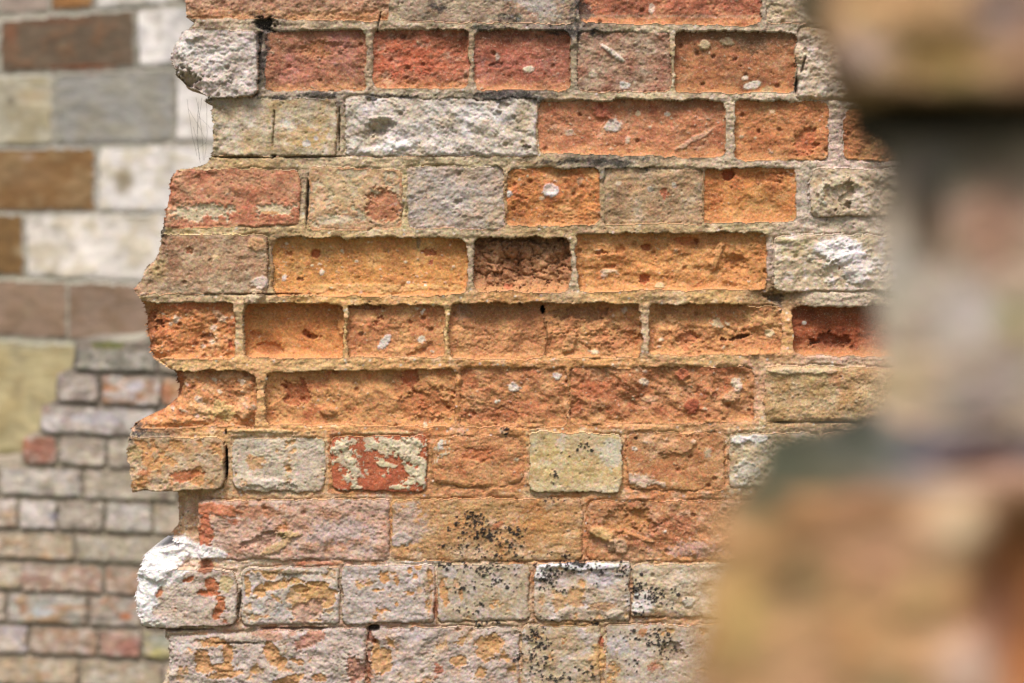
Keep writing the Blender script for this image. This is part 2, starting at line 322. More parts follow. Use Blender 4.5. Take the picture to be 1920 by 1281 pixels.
# ---- shapes
dep, ro, fi, er = par('dep', 0), par('ro', 5), par('fi', 1.5), par('er', 4)
er_b = er[bi]; e_in = np.clip(-SD/er_b, 0, 1)
Hb = dep[bi]+ro[bi]*(.62*n_lo+.42*n_mid+.16*n_rg)+fi[bi]*n_fi*.95-er_b*.55*(1-np.sqrt(np.clip(1-(1-e_in)**2, 0, 1)))
def terr(n, k, w=.16):
    t = n*k; f = np.floor(t); return (f+sstep(.5-w, .5+w, t-f))/k
Hb += ro[bi]*.55*terr(n_lo*.8+.45*n_mid, 4.5)+1.5*terr(n_cl+.2*n_mid, 6, .09)+.9*terr(n_mid+.2*n_fi, 5, .1)+.55*fbm(X, Y, 4.2, 2, 18)
# eroded bricks dish towards their sill and left/right jambs
dish = np.where(dep[bi] < -5, 1, 0); dsb = np.exp(-np.clip(np.array([(b['yb0']+b['yb1'])/2 for b in BR], F)[bi]-Y, 0, 99)/11); Hb += dish*(np.exp(SD/5)*.40+dsb*.42)*(-dep[bi]-1)
# folds left in the clay when the brick was moulded
ph = (Wr*.13+2.6*n_cl+2.2*n_lo+1.3*n_mid); fold = np.clip(1-np.abs(2*(ph-np.floor(ph))-1)*3.2, 0, 1)*sstep(0, .3, fbm(U, W, 55, 2, 19))
Hb -= fold*np.where(ro[bi] >= 5, 1.9, .6)
smo = np.array([b.get('sm', KR.uniform(.2, 1.15)) for b in BR], F)[bi]; Hb = (Hb-dep[bi])*(.35+.65*smo)+dep[bi]
# chipped fracture facets
f1, f2, rid = worley(U+6*n_cl, W+6*n_mid, 30, 21, True); facet = (rid-.5)*np.where(ro[bi] > 4.5, .7, .2)
Hb += facet*ro[bi]*.42*sstep(0, .16, f2-f1)
# cracks
cr = par('crack', 0)[bi]; c1, c2, _ = worley(U+13*n_mid+6*n_fi, W+13*n_cl+6*n_fi, 27, 31, True); crk = (1-sstep(.0, .11, c2-c1))*(cr > 0)*sstep(-.35, .15, n_lo+cr-.35)
Hb -= crk*5.5*np.clip(cr*1.4, 0, 1)
Hb += (cr > .9)*3.5*(1-np.clip(c1, 0, 1))*2
# mortar
MC = [ # x, y, (r,g,b), height px
 (420,45,(176,160,132),2),(640,48,(170,154,124),3),(900,52,(164,150,122),4),(1050,58,(120,112,102),4),(1300,50,(196,182,154),4),(1480,56,(186,172,146),3),
 (692,110,(166,148,120),0),(884,110,(170,150,118),0),(1076,110,(160,146,118),2),(1258,110,(178,160,120),3),(490,110,(112,102,90),-4),
 (420,180,(190,178,152),1),(600,176,(150,140,124),1),(800,176,(176,164,138),3),(960,180,(120,114,108),4),(1200,182,(186,170,136),5),(1420,186,(206,192,164),5),(1540,200,(190,176,150),0),
 (640,240,(168,152,122),-3),(1006,240,(180,160,120),-1),(1368,240,(176,162,136),3),(1566,240,(188,170,156),-4),(1566,290,(190,172,158),-4),
 (450,303,(178,152,104),0),(700,302,(182,164,126),2),(900,304,(176,162,126),2),(1120,302,(150,142,124),4),(1380,308,(180,168,142),3),(1500,320,(184,172,150),-2),
 (570,370,(162,146,116),-4),(757,370,(186,168,120),0),(948,370,(168,138,92),0),(1130,370,(172,150,112),0),(1318,370,(176,148,102),0),(1506,370,(184,174,158),-3),(1600,424,(186,174,152),-3),
 (380,432,(192,172,122),3),(600,436,(186,162,114),4),(850,438,(184,168,130),5),(1020,432,(176,152,108),5),(1200,428,(176,150,106),5),(1400,426,(186,170,132),4),
 (506,500,(150,120,78),-3),(880,490,(172,158,132),1),(1076,500,(182,166,136),2),(1442,490,(186,168,152),-4),
 (350,560,(170,150,114),5),(470,560,(190,166,124),6),(600,560,(206,160,90),3),(750,558,(196,150,90),3),(950,560,(184,134,76),5),(1150,558,(188,150,90),7),(1350,556,(196,158,100),8),(1560,560,(192,180,156),1),(1450,556,(150,120,80),-12),
 (448,620,(182,158,114),3),(647,620,(196,160,100),2),(838,620,(198,168,106),1),(1208,620,(188,166,132),3),(1476,620,(204,154,94),-2),
 (320,682,(206,176,118),6),(420,686,(212,174,112),6),(600,682,(208,178,122),4),(760,682,(200,160,98),2),(950,680,(196,140,76),-2),(1150,680,(196,144,80),-1),(1320,678,(200,168,112),1),(1560,676,(192,170,146),-1),
 (488,750,(204,166,108),3),(858,750,(188,124,66),-4),(1066,750,(190,130,66),-3),(1424,740,(192,166,144),-5),
 (270,800,(96,92,86),3),(400,808,(206,156,92),3),(600,810,(212,164,100),1),(800,812,(190,112,56),-2),(1000,806,(194,136,72),-1),(1250,802,(204,162,108),0),(1420,800,(206,172,124),0),
 (428,870,(204,164,106),-3),(615,870,(198,154,96),-3),(804,870,(178,138,86),-4),(988,870,(196,134,84),-3),(1172,860,(196,134,84),-3),(1362,870,(184,128,80),-3),(1400,924,(178,130,84),-3),
 (450,930,(190,152,102),-4),(700,934,(198,148,88),-4),(880,928,(192,130,80),-4),(1040,930,(184,120,68),-4),(1250,930,(194,120,68),-3),
 (732,990,(200,136,76),-4),(1096,990,(186,116,70),-4),(450,1056,(208,184,146),-3),(600,1054,(186,120,78),-3),(780,1056,(206,190,160),-2),(1000,1056,(196,130,70),-3),(1250,1054,(192,148,92),-3),
 (448,1120,(190,172,146),-4),(640,1120,(178,152,112),-4),(820,1120,(170,120,76),-3),(996,1110,(188,122,76),-4),(1184,1110,(176,112,62),-4),
 (330,1184,(172,140,98),-2),(480,1184,(172,108,74),-3),(700,1178,(168,130,98),-4),(900,1172,(178,150,110),-3),(1080,1168,(188,140,76),-3),(1300,1168,(192,124,60),-3),
 (688,1240,(178,118,80),-4),(976,1240,(188,130,80),-4),(1130,1230,(196,140,72),-3),(1400,1240,(180,150,110),-3),(350,970,(206,172,132),-26),(352,1010,(206,176,136),-22),(290,1220,(176,150,112),-12),
 (1500,1000,(184,150,104),-3),(1700,600,(186,170,144),-3),(1700,200,(186,170,150),-2),(2200,500,(180,160,126),-2),(2200,-500,(180,160,126),-2),(800,-400,(180,160,126),-2),(800,1700,(184,150,108),-3),(2200,1700,(184,150,108),-3)]
cx = [(p[0], p[1], (*lin(p[2]), p[3])) for p in MC]
MM = ctrl(X, Y, cx, 2.0, 22)
ALBs = ALB
Cm = MM[..., :3]*ALBs*np.array([1.16, 1.10, 1.06], F); Hm = MM[..., 3]
Hm = Hm+3.6*fbm(X*.55, Y, 30, 3, 41)+2.2*fbm(X*.7, Y, 10, 3, 42, .55)+2.2*terr(fbm(X*.35, Y, 16, 3, 45), 4, .12)+.6*perlin(X/3.8, Y/3.8, 43)
g1, g2, grid_ = worley(X, Y, 17, 44, True); Hm += (grid_-.5)*1.2*(jp := sstep(-.1, .4, fbm(X, Y, 60, 2, 47)))*sstep(0, .2, g2-g1)
jd = fbm(X, Y, 70, 3, 46); Hm += 2.2*sstep(560, 760, Y)*(1+.8*jd)*(Hm > -12)
Hm -= np.clip(2.2+7*jd, 0, 5)*(1-sstep(0, 4.5, SD))*(MM[..., 3] < 2)            # joint edges drop beside the brick
Hh = np.where(isb, Hb, Hm)

# ---- colour of bricks
def pcol(key):
    arr = []
    for b in BR:
        c = b.get(key, TY[b['typ']].get(key, (180, 130, 80)))
        v = lin(c)*ALB; arr.append(v)
    return np.array(arr, F)
A_, B_, L_, C_ = pcol('a'), pcol('b'), pcol('l'), pcol('c')
rrg = np.array([rr.random() for _ in BR], F); plm = np.array([b['typ'] in 'CGK' for b in BR])[:, None]*np.array([[.035, -.012, .01]], F)+1; A_, B_, L_ = A_*plm, B_*plm, L_*plm; jv = np.array([rr.uniform(.95, 1.05) for _ in BR], F)
Cb = A_[bi]*jv[bi][..., None]
Cb = mix(Cb, B_[bi], sstep(-.02, .42, n_cl)*.8)
Cb = mix(Cb, L_[bi], sstep(.02, .42, -n_cl+.35*n_c2)*.8)
Cb = mix(Cb, B_[bi]*.82, sstep(.22, .5, n_c2)*.6); Cb = mix(Cb, B_[bi]*.8, fold*.35)
n_x = fbm(X, Y, 4.4, 2, 17); Cb = Cb*(1+.20*n_lo+.36*n_c2+(.14+.2*rrg[bi])*n_fi+.18*n_x)[..., None]
Cb = mix(Cb, L_[bi]*1.1, sstep(.25, .6, n_fi+.3*n_c2)*.45)
pc = par('pc', 0)[bi]; pn = n_cl*1.0+n_c2*.25+.10*n_fi
pth = .42-pc*1.15; pm = sstep(pth, pth+.05, pn)*(pc > 0)*(SD < -5)
Cb = mix(Cb, C_[bi]*(1+.25*n_c2)[..., None], pm*.92); Hh -= np.where(isb, pm*1.8, 0)
# sill of eroded bricks dusted orange
ybot = np.array([(b['yb0']+b['yb1'])/2 for b in BR], F)[bi]; ytop = np.array([(b['yt0']+b['yt1'])/2 for b in BR], F)[bi]
er_or = np.array([b['typ'] in 'OPR' for b in BR])[bi]
Cb = mix(Cb, np.broadcast_to(L(214,148,84), Cb.shape), er_or*sstep(24, 2, ybot-Y+14*n_mid+8*n_cl)*.5)
# brick colour darkens towards the top edge, broken up by noise
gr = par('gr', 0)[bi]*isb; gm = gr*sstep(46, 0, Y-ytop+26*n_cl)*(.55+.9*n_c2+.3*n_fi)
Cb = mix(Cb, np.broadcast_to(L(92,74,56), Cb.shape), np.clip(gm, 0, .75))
# flecks of flint and lime in the clay
fl = par('fl', 0)[bi]*isb
for lam, sd_, rad in ((10, 51, .17), (21, 52, .16), (44, 53, .12)):
    w1, wr = worley(U+6*n_fi+5*n_mid, W*1.25+5*n_fi, lam, sd_)
    rq = rad*(.25+wr/np.maximum(fl*.3, .01)*.9)+.10*n_fi; fm = (wr < fl*.30)*sstep(rq, rq-.08, w1)
    Cb = mix(Cb, np.broadcast_to(L(214,190,160), Cb.shape), np.clip(fm*.8, 0, 1)); Hh += np.where(isb, fm*1.3, 0)
w1, wr = worley(U+3*n_mid, W, 30, 58); pit = (wr > .86)*sstep(.2, .08, w1)*(par('ro', 5)[bi] > 5)*isb
Hh -= pit*4; Cb = mix(Cb, B_[bi]*.7, pit*.6)
w1, wr = worley(U, W, 9, 59); pit2 = (wr > .90)*sstep(.26, .1, w1); Hh -= pit2*2.2; 
# ---- mortar colour
m1 = fbm(X, Y, 38, 4, 61, .6); Cm = mix(Cm, A_[NID], np.clip(.08+.5*sstep(600, 760, Y)*(.7+1.6*m1), 0, .75)); m2 = fbm(X, Y, 8, 3, 62, .6)
Cm = Cm*(1.06+.34*m1+.44*m2+.2*n_x)[..., None]
Cm = mix(Cm, np.broadcast_to(L(214,202,176), Cm.shape), sstep(.1, .45, m1+.4*m2)*.35)
Cm = mix(Cm, np.broadcast_to(L(194,118,62), Cm.shape), sstep(.12, .4, -m1+.3*m2)*.4*sstep(520, 720, Y))
w1, wr = worley(X, Y, 11, 63); gs_ = (wr > .88)*sstep(.2, .1, w1); Cm = mix(Cm, np.broadcast_to(L(58,50,46), Cm.shape), gs_*.75)
w1, wr = worley(X, Y, 12, 64); gs_ = (wr > .87)*sstep(.25, .14, w1); Cm = mix(Cm, np.broadcast_to(L(226,216,200), Cm.shape), gs_*.7)

# ---- orange clay dust washed down over the middle courses, pale lime bloom over the low ones
v1 = fbm(X, Y, 95, 4, 65, .55); v2 = sstep(-.15, .4, v1)*sstep(600, 740, Y)*(1-sstep(940, 1060, Y+90*v1))*sstep(420, 620, X)
pale = np.array([1.0 if b['typ'] in 'CGK' else 0.0 for b in BR], F)[bi]*isb
Cb = mix(Cb, np.broadcast_to(L(202,138,80), Cb.shape)*(1+.3*n_c2)[..., None], v2*.5*(1-.85*pale)); Cm = mix(Cm, np.broadcast_to(L(202,138,80), Cb.shape)*(1+.3*m1)[..., None], v2*.5)
v3 = sstep(-.05, .35, -v1+.5*n_c2)*sstep(1000, 1080, Y); Cb = mix(Cb, np.broadcast_to(L(198,184,160), Cb.shape)*(1+.2*n_c2)[..., None], v3*.35); Cm = mix(Cm, np.broadcast_to(L(192,172,138), Cb.shape)*(1+.3*m2)[..., None], v3*.5)
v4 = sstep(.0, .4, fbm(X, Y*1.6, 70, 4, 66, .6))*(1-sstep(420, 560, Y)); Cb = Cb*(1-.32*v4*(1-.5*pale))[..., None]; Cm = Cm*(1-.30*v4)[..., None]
# ---- individual marks read off the photograph: ellipse (x, y, rx, ry), colour, strength, relief, raggedness
def blob(x, y, rx, ry, rag=.5, rot=0.0, soft=.25):
    r = math.radians(rot); kw = min(1, max(rx, ry)/30)*min(rag, 1)*22*min(1, min(rx, ry)/12); dx = X-x+kw*n_mid; dy = Y-y+kw*.8*n_cl
    u = (dx*math.cos(r)+dy*math.sin(r))/rx; v = (-dx*math.sin(r)+dy*math.cos(r))/ry
    q = np.hypot(u, v); win = q < 2.2; o = np.zeros(X.shape, F)
    o[win] = sstep(1, 1-soft, q[win]+rag*(1.2*n_c2[win]+.9*n_cl[win]+.6*n_fi[win])); return o
def mark(x, y, rx, ry, col, st=.9, dh=0, rag=.5, rot=0.0, soft=.25, which='b'):
    global Cb, Cm, Hh
    if max(rx, ry) < 14: rag = rag*1.7+.25; dh = dh*.6 if dh > 0 else dh
    m = blob(x, y, rx, ry, rag, rot, soft)
    t = np.broadcast_to(L(*col), Cb.shape)*(1+.22*n_c2+.12*n_fi)[..., None] if st else None
    if st and 'b' in which: Cb = mix(Cb, t, m*st)
    if st and 'm' in which: Cm = mix(Cm, t, m*st)
    if dh: Hh = Hh+m*dh*(isb if which == 'b' else (~isb if which == 'm' else 1))
# grime, black crust
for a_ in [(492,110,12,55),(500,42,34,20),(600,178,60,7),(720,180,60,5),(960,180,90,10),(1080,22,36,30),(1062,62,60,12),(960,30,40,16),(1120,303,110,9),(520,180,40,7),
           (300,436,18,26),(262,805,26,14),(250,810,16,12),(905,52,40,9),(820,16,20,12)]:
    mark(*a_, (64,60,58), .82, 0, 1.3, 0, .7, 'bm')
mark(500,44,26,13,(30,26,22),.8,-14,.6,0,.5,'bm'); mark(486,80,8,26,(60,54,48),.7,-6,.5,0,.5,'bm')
mark(930,60,90,24,(96,60,44),.6,0,1,0,.8); mark(1400,72,110,26,(104,76,52),.6,0,1,0,.8); mark(760,66,70,14,(110,66,46),.5,0,1,0,.8)  # brown darkening along the upper part of these bricks
# course B details
mark(600,92,42,20,(196,124,70),.6,-3,.6); mark(640,95,40,40,(182,112,100),.5,0,1); mark(560,130,50,35,(186,104,84),.4,0,1)
mark(775,110,70,30,(196,74,34),.55,0,1.2); mark(955,115,60,40,(182,72,44),.4,0,1.2)
mark(992,129,10,7,(222,206,176),.9,3,.2); mark(930,122,14,6,(120,60,50),.8,-3,.4); mark(932,104,5,8,(196,184,160),.8,1,.2)
mark(1150,100,32,5,(224,214,192),.85,3,.3,36); mark(1172,160,10,8,(212,206,190),.9,2,.2); mark(1110,140,8,8,(206,190,160),.8,1,.3)
mark(1411,160,20,9,(214,208,188),.9,2,.3,-20); mark(1441,168,12,7,(198,170,116),.8,1,.3); mark(1322,82,14,10,(206,184,140),.8,4,.5); mark(1366,78,12,8,(182,160,122),.7,3,.4); mark(1398,146,6,5,(222,208,176),.8,1,.2)
mark(1450,22,30,14,(180,160,130),.5,-3,.5)
mark(1222,16,6,10,(228,206,180),.8,1,.2); mark(1000,8,60,28,(176,172,168),.5,0,1)
# white-grey lump and cavities
mark(350,92,26,20,(236,232,224),.7,2,.6,-20); mark(350,152,36,24,(172,150,106),.6,-18,.9,15,.9); mark(372,72,20,9,(214,206,192),.5,5,.8); mark(420,150,20,12,(196,186,168),.5,5,.8); mark(338,100,9,12,(188,176,152),.5,5,.8); mark(440,90,8,8,(214,206,192),.6,5,.2); mark(400,110,50,30,(226,222,212),.4,0,1)
# course C
mark(575,258,40,20,(204,160,84),.6,0,.8); mark(536,232,8,9,(206,202,190),.8,0,.5); mark(592,258,6,5,(216,212,204),.8,0,.4); mark(574,268,7,6,(216,212,204),.8,0,.4)
mark(712,240,36,20,(190,174,150),.4,-17,.3,-25,.9); mark(692,252,13,24,(176,160,136),.4,-9,.35,10,.8); mark(716,222,26,5,(204,190,160),.5,4,.4,-4); mark(735,274,64,12,(246,243,236),.9,3,.6,-10,.7); mark(660,268,12,12,(238,232,220),.6,0,.6)
mark(880,215,90,24,(226,222,214),.6,0,1,0,.8); mark(945,198,10,8,(168,156,132),.7,-4,.4); mark(985,230,18,50,(196,172,120),.55,0,.7,0,.8); mark(988,278,8,5,(90,74,56),.8,-6,.4)
mark(1152,234,18,13,(208,196,178),.9,2,.4); mark(1130,212,22,16,(170,76,52),.7,3,.6,20); mark(1198,213,6,6,(206,180,140),.8,2,.2); mark(1066,250,8,7,(214,184,158),.8,1,.4); mark(1177,262,5,9,(214,190,160),.8,2,.3)
mark(1300,262,38,6,(222,178,148),.6,2,.6,-28); mark(1310,278,10,5,(216,168,130),.6,2,.5); mark(1252,214,5,4,(222,206,184),.8,1,.2); mark(1285,190,50,12,(146,88,56),.5,0,1)
mark(1514,262,24,24,(178,70,28),.6,-4,.7,-50); mark(1450,209,6,5,(228,196,150),.8,2,.2); mark(1500,288,20,7,(176,72,30),.6,0,.8)
mark(1600,250,14,50,(198,118,60),.5,0,.6)
# course D peeling
mark(395,398,66,17,(206,190,152),.9,-2,.75,4,.12); mark(515,396,48,15,(208,190,150),.9,-2,.75,-4,.12); mark(470,340,60,10,(186,140,100),.5,0,1)
mark(505,400,22,5,(204,140,80),.8,0,.5); mark(640,350,46,30,(206,178,130),.6,0,1,0,.15); mark(722,385,32,34,(186,112,72),.9,-3,.55,-40,.1); mark(625,412,36,8,(206,190,156),.8,0,.6,0,.15)
mark(1033,358,17,14,(228,224,216),.95,2,.35,30,.15); mark(956,364,8,9,(224,218,206),.9,1,.3); mark(1016,372,6,4,(226,200,160),.8,1,.2); mark(1088,338,8,8,(206,172,130),.7,1,.3); mark(1050,345,60,20,(188,96,50),.35,0,1)
mark(1245,358,10,12,(186,84,44),.8,-1,.5); mark(1218,354,6,5,(222,208,190),.8,1,.2); mark(1264,348,5,7,(206,196,180),.8,1,.2); mark(1160,345,8,5,(206,190,160),.7,1,.3)
mark(1366,328,13,12,(168,70,26),.9,-10,.12); mark(1440,332,40,10,(176,84,32),.5,-3,.8); mark(1400,370,50,20,(218,150,72),.4,0,1)
mark(1540,362,10,24,(206,196,170),.7,4,.7); mark(1585,366,10,30,(164,146,112),.5,-7,.8,25); mark(1572,340,30,10,(212,192,154),.5,7,.6,-20)
mark(820,370,60,40,(190,182,172),.5,0,1.2); mark(930,400,14,30,(178,148,100),.5,0,.8)
# course E
mark(356,470,7,6,(150,76,42),.9,-3,.3); mark(404,480,8,10,(222,192,140),.8,1,.5,20); mark(348,455,50,12,(186,128,86),.5,0,1); mark(490,530,18,14,(222,204,184),.8,3,.5); mark(482,554,20,14,(204,180,142),.6,9,.4,-30,.25,'bm')
mark(300,505,20,24,(178,152,96),.5,0,.7); mark(480,458,20,14,(206,150,96),.7,3,.5); mark(432,466,40,20,(190,150,110),.4,0,1)
mark(591,475,10,9,(190,90,36),.85,-7,.1); mark(540,476,7,5,(198,112,52),.7,-3,.5); mark(602,510,6,6,(232,216,190),.9,2,.2); mark(533,522,5,8,(230,214,196),.9,1,.3,15); mark(562,524,7,4,(150,84,40),.8,-4,.3)
mark(735,531,24,14,(190,112,54),.55,3,.5); mark(765,530,4,3,(236,226,206),.9,1,.1); mark(797,535,4,3,(236,226,206),.9,1,.1); mark(806,472,12,7,(180,84,36),.8,-4,.4); mark(808,492,5,6,(176,66,36),.9,0,.2); mark(784,454,4,9,(140,116,90),.8,4,.2); mark(700,540,160,8,(226,176,106),.6,2,.7)
for x_, y_ in [(536,457),(668,490),(712,505),(640,470),(760,492),(844,460),(850,500),(690,454),(620,540),(676,548),(584,498)]: mark(x_,y_,3.6,3,(230,206,170),.85,1,.15)
mark(1213,464,11,7,(190,92,36),.85,-8,.15); mark(1130,474,13,6,(186,90,36),.7,-4,.4); mark(1210,523,10,9,(192,84,34),.85,-6,.25); mark(1165,465,9,10,(198,110,48),.6,-3,.4); mark(1290,452,26,9,(204,110,46),.75,-7,.3); mark(1380,492,28,24,(204,120,52),.5,-10,.35,0,.9); mark(1345,480,8,34,(220,156,92),.5,6,.4,20)
mark(1140,508,18,4,(226,196,156),.8,2,.5); mark(1134,516,8,6,(220,190,160),.8,3,.4); mark(1146,500,14,5,(186,96,46),.6,-3,.5); mark(1236,535,10,6,(222,196,146),.8,5,.2)
mark(1575,470,56,34,(236,232,226),.85,3,.6,0,.5); mark(1600,500,60,34,(230,224,218),.7,4,.8,0,.5); mark(1573,503,4,6,(120,50,30),.9,-2,.2); mark(1490,465,34,22,(204,184,132),.5,0,.8); mark(1470,450,24,5,(206,190,130),.5,3,.4)
mark(955,508,30,26,(150,92,54),.5,-6,.8); mark(980,448,90,8,(96,60,36),.6,-4,.5)
mark(953,538,8,5,(192,90,48),.8,2,.3)
# course F
for x_, y_, r_ in [(330,600,9),(318,608,7),(400,614,6),(396,640,5),(420,598,8),(380,650,5),(305,590,4),(360,650,4),(392,628,4),(434,596,6)]: mark(x_,y_,r_,r_*.7,(228,204,172),.85,1,.4)
mark(408,592,16,8,(206,160,118),.8,2,.4,40); mark(300,606,12,6,(120,54,26),.8,-6,.5,60); mark(390,632,14,7,(140,70,32),.7,-6,.6); mark(280,628,12,40,(176,88,44),.7,-5,.7); mark(348,575,50,8,(180,80,36),.6,0,.8); mark(432,647,6,9,(182,72,30),.8,-3,.2)
mark(573,628,9,9,(180,80,32),.8,-6,.2); mark(582,632,10,6,(160,72,30),.6,-5,.4); mark(476,628,10,9,(192,100,42),.7,-3,.2); mark(500,652,30,12,(196,100,40),.5,-3,.6); mark(640,600,8,34,(216,150,80),.5,6,.4)
mark(720,644,9,18,(226,216,204),.9,2,.5,30); mark(790,637,8,7,(226,212,190),.9,1,.3); mark(792,586,4,9,(222,206,180),.9,1,.3,30); mark(706,604,10,10,(178,76,34),.8,-4,.5); mark(682,576,36,6,(128,66,36),.7,-4,.6); mark(810,660,8,4,(230,214,190),.8,1,.3); mark(750,660,60,10,(188,128,74),.5,5,.7,-15)
mark(1018,582,4.5,8,(12,10,8),1,-22,.1,0,.3,'bm'); mark(1116,660,8,5,(232,214,170),.9,3,.2); mark(1188,634,12,18,(186,100,38),.6,-2,.6); mark(1090,588,56,14,(150,104,66),.5,-5,.6); mark(1070,640,12,22,(196,142,88),.4,7,.4,20); mark(1170,582,6,8,(206,178,146),.8,3,.4); mark(870,580,14,22,(140,110,84),.45,0,.8)
mark(1345,605,12,10,(214,190,146),.85,4,.3); mark(1443,627,9,8,(222,196,150),.85,4,.3); mark(1239,638,6,6,(224,206,178),.9,2,.3); mark(1262,600,12,10,(196,138,84),.5,5,.3); mark(1290,638,18,16,(188,92,50),.6,-4,.6); mark(1386,634,24,5,(110,54,26),.8,-8,.5,-15); mark(1358,640,8,5,(120,60,28),.7,-6,.4)
mark(1511,606,5,4,(232,224,206),.9,2,.1); mark(1560,640,40,16,(120,50,22),.6,-8,.7)
# course G
for x_, y_, r_ in [(455,718,10),(400,712,6),(412,736,7),(350,720,5),(372,748,8),(345,770,6),(430,760,5),(330,788,8),(368,780,5),(460,760,6),(322,766,5)]: mark(x_,y_,r_,r_*.6,(230,204,176),.8,1,.5,40)
mark(415,768,24,22,(212,182,112),.75,2,.6); mark(458,768,18,24,(206,142,84),.5,8,.4); mark(330,725,14,40,(188,92,48),.6,-6,.7,20); mark(340,790,60,9,(220,142,80),.6,4,.6)
mark(556,738,26,24,(184,78,30),.7,-4,.8,30); mark(585,724,30,10,(190,88,40),.6,0,.8); mark(770,712,16,26,(176,72,28),.75,-3,.7); mark(800,760,60,30,(184,92,40),.6,-3,.8); mark(615,772,18,8,(196,130,70),.5,6,.3,0,.2)
mark(962,726,12,9,(232,218,196),.9,4,.35); mark(1044,706,9,7,(214,202,186),.9,4,.3); mark(930,754,3.5,4,(236,226,210),.9,1,.1); mark(936,752,3,3,(236,226,210),.9,1,.1); mark(920,780,70,14,(172,82,38),.6,-2,.9); mark(880,712,16,20,(184,92,42),.6,0,.8)
mark(1208,718,10,9,(226,206,176),.85,3,.4,30); mark(1280,702,14,14,(178,80,44),.8,5,.4,-30); mark(1298,762,14,18,(160,66,34),.9,4,.3,25,.2); mark(1382,719,11,9,(226,206,178),.85,3,.5,-30); mark(1340,740,7,5,(124,52,30),.8,-2,.2); mark(1370,745,18,14,(212,170,124),.6,4,.6,-30); mark(1217,748,16,6,(216,174,130),.6,2,.5); mark(1120,730,50,20,(178,86,40),.5,0,1)
mark(1470,720,20,18,(186,130,64),.6,0,.8); mark(1565,706,16,14,(196,120,66),.6,0,.8); mark(1500,695,70,7,(214,192,150),.6,3,.5)
# course H
mark(352,891,30,12,(186,98,48),.95,-2,.4,-3,.08); mark(275,884,12,9,(192,96,44),.7,0,.6); mark(330,840,60,10,(204,146,86),.5,0,.8); mark(258,846,16,14,(182,154,92),.5,0,.8)
for x_, y_, rx_, ry_, ro_ in [(640,835,9,16,40),(652,850,8,22,-35),(662,880,6,30,-20),(652,895,5,20,0),(640,830,12,10,0),(720,840,26,14,20),(752,835,36,16,0),(775,846,22,22,0),(708,858,9,9,0),(790,880,9,30,0),(770,880,20,8,30),(726,872,18,5,10),(720,890,8,4,-30),(778,900,12,10,0),(668,914,16,5,0),(728,886,3,8,0),(745,914,18,4,0),(780,862,12,12,0),(625,868,4,5,0)]:
    mark(x_,y_,rx_,ry_,(216,200,160),.95,1.5,.75,ro_,.08)
mark(786,868,18,46,(214,200,164),.9,1,1.7,0,.08); mark(704,832,90,13,(214,200,164),.85,1,1.8,0,.08); mark(650,870,16,40,(214,200,164),.8,1,1.9,-20,.08)
mark(541,882,8,5,(206,140,80),.8,-3,.3); mark(476,866,20,14,(206,146,84),.75,0,.8,0,.1); mark(460,905,20,7,(206,150,92),.7,0,.8); mark(500,905,60,8,(222,216,200),.4,3,.8); mark(560,836,40,6,(216,208,184),.5,0,.8)
mark(827,832,5,10,(222,214,196),.9,1,.3); mark(832,871,5,3,(160,62,34),.9,0,.2); mark(895,852,36,12,(190,92,38),.75,-2,.7); mark(968,862,5,4,(226,204,168),.8,1,.2); mark(920,890,60,10,(206,148,92),.4,0,1)
mark(1148,850,22,40,(208,206,184),.6,0,.6,0,.15); mark(1060,880,60,30,(206,168,92),.5,0,1); mark(1030,840,14,30,(204,170,96),.5,0,.8)
mark(1206,903,40,12,(224,202,176),.7,2,.9,15); mark(1190,842,6,5,(228,212,188),.8,2,.2); mark(1328,848,9,9,(196,180,146),.8,2,.4); mark(1300,826,6,5,(206,186,160),.7,2,.3); mark(1192,822,4,3,(70,50,36),.9,-2,.2); mark(1255,880,50,14,(190,100,46),.5,0,1); mark(1275,835,40,20,(186,130,84),.5,4,.6,-30)
mark(1388,824,16,8,(236,232,222),.8,2,.6,0,.25,'bm'); mark(1418,822,22,7,(236,232,222),.8,2,.6,0,.25,'bm'); mark(1400,882,24,22,(206,204,188),.6,3,.7,-30)
# course I
mark(400,955,50,14,(196,96,46),.8,2,.7); mark(385,1000,14,46,(196,92,42),.85,-2,.5,0,.2); mark(480,960,60,14,(196,116,68),.6,0,1); mark(590,965,70,26,(192,140,104),.35,0,1); mark(520,1025,36,9,(196,160,102),.7,3,.6,-30); mark(540,1002,26,7,(190,160,96),.75,4,.5,0); mark(490,1012,40,12,(168,122,92),.5,-6,.6,-20); mark(450,1030,40,12,(176,116,88),.5,0,.8); mark(640,1000,60,30,(194,176,172),.5,0,1); mark(440,978,10,8,(170,80,44),.7,0,.5)
mark(760,985,36,46,(200,174,158),.7,0,.9); mark(750,1012,20,14,(206,190,180),.7,2,.5,0,.1); mark(1010,990,60,40,(196,136,68),.5,0,1); mark(932,985,14,6,(190,100,48),.8,1,.5,-30); mark(900,950,70,12,(196,150,90),.6,0,1); mark(1000,955,24,14,(184,112,48),.6,0,.8)
mark(1130,1000,24,12,(204,164,100),.8,7,.35,20); mark(1160,1025,22,16,(200,166,130),.7,6,.4,10); mark(1200,1008,30,5,(206,130,70),.6,3,.5,20); mark(1247,997,7,5,(232,220,200),.9,2,.3); mark(1180,975,50,24,(190,124,56),.6,-4,.8); mark(1260,985,50,20,(196,104,64),.55,0,1); mark(1300,1030,60,14,(196,160,146),.6,0,1)
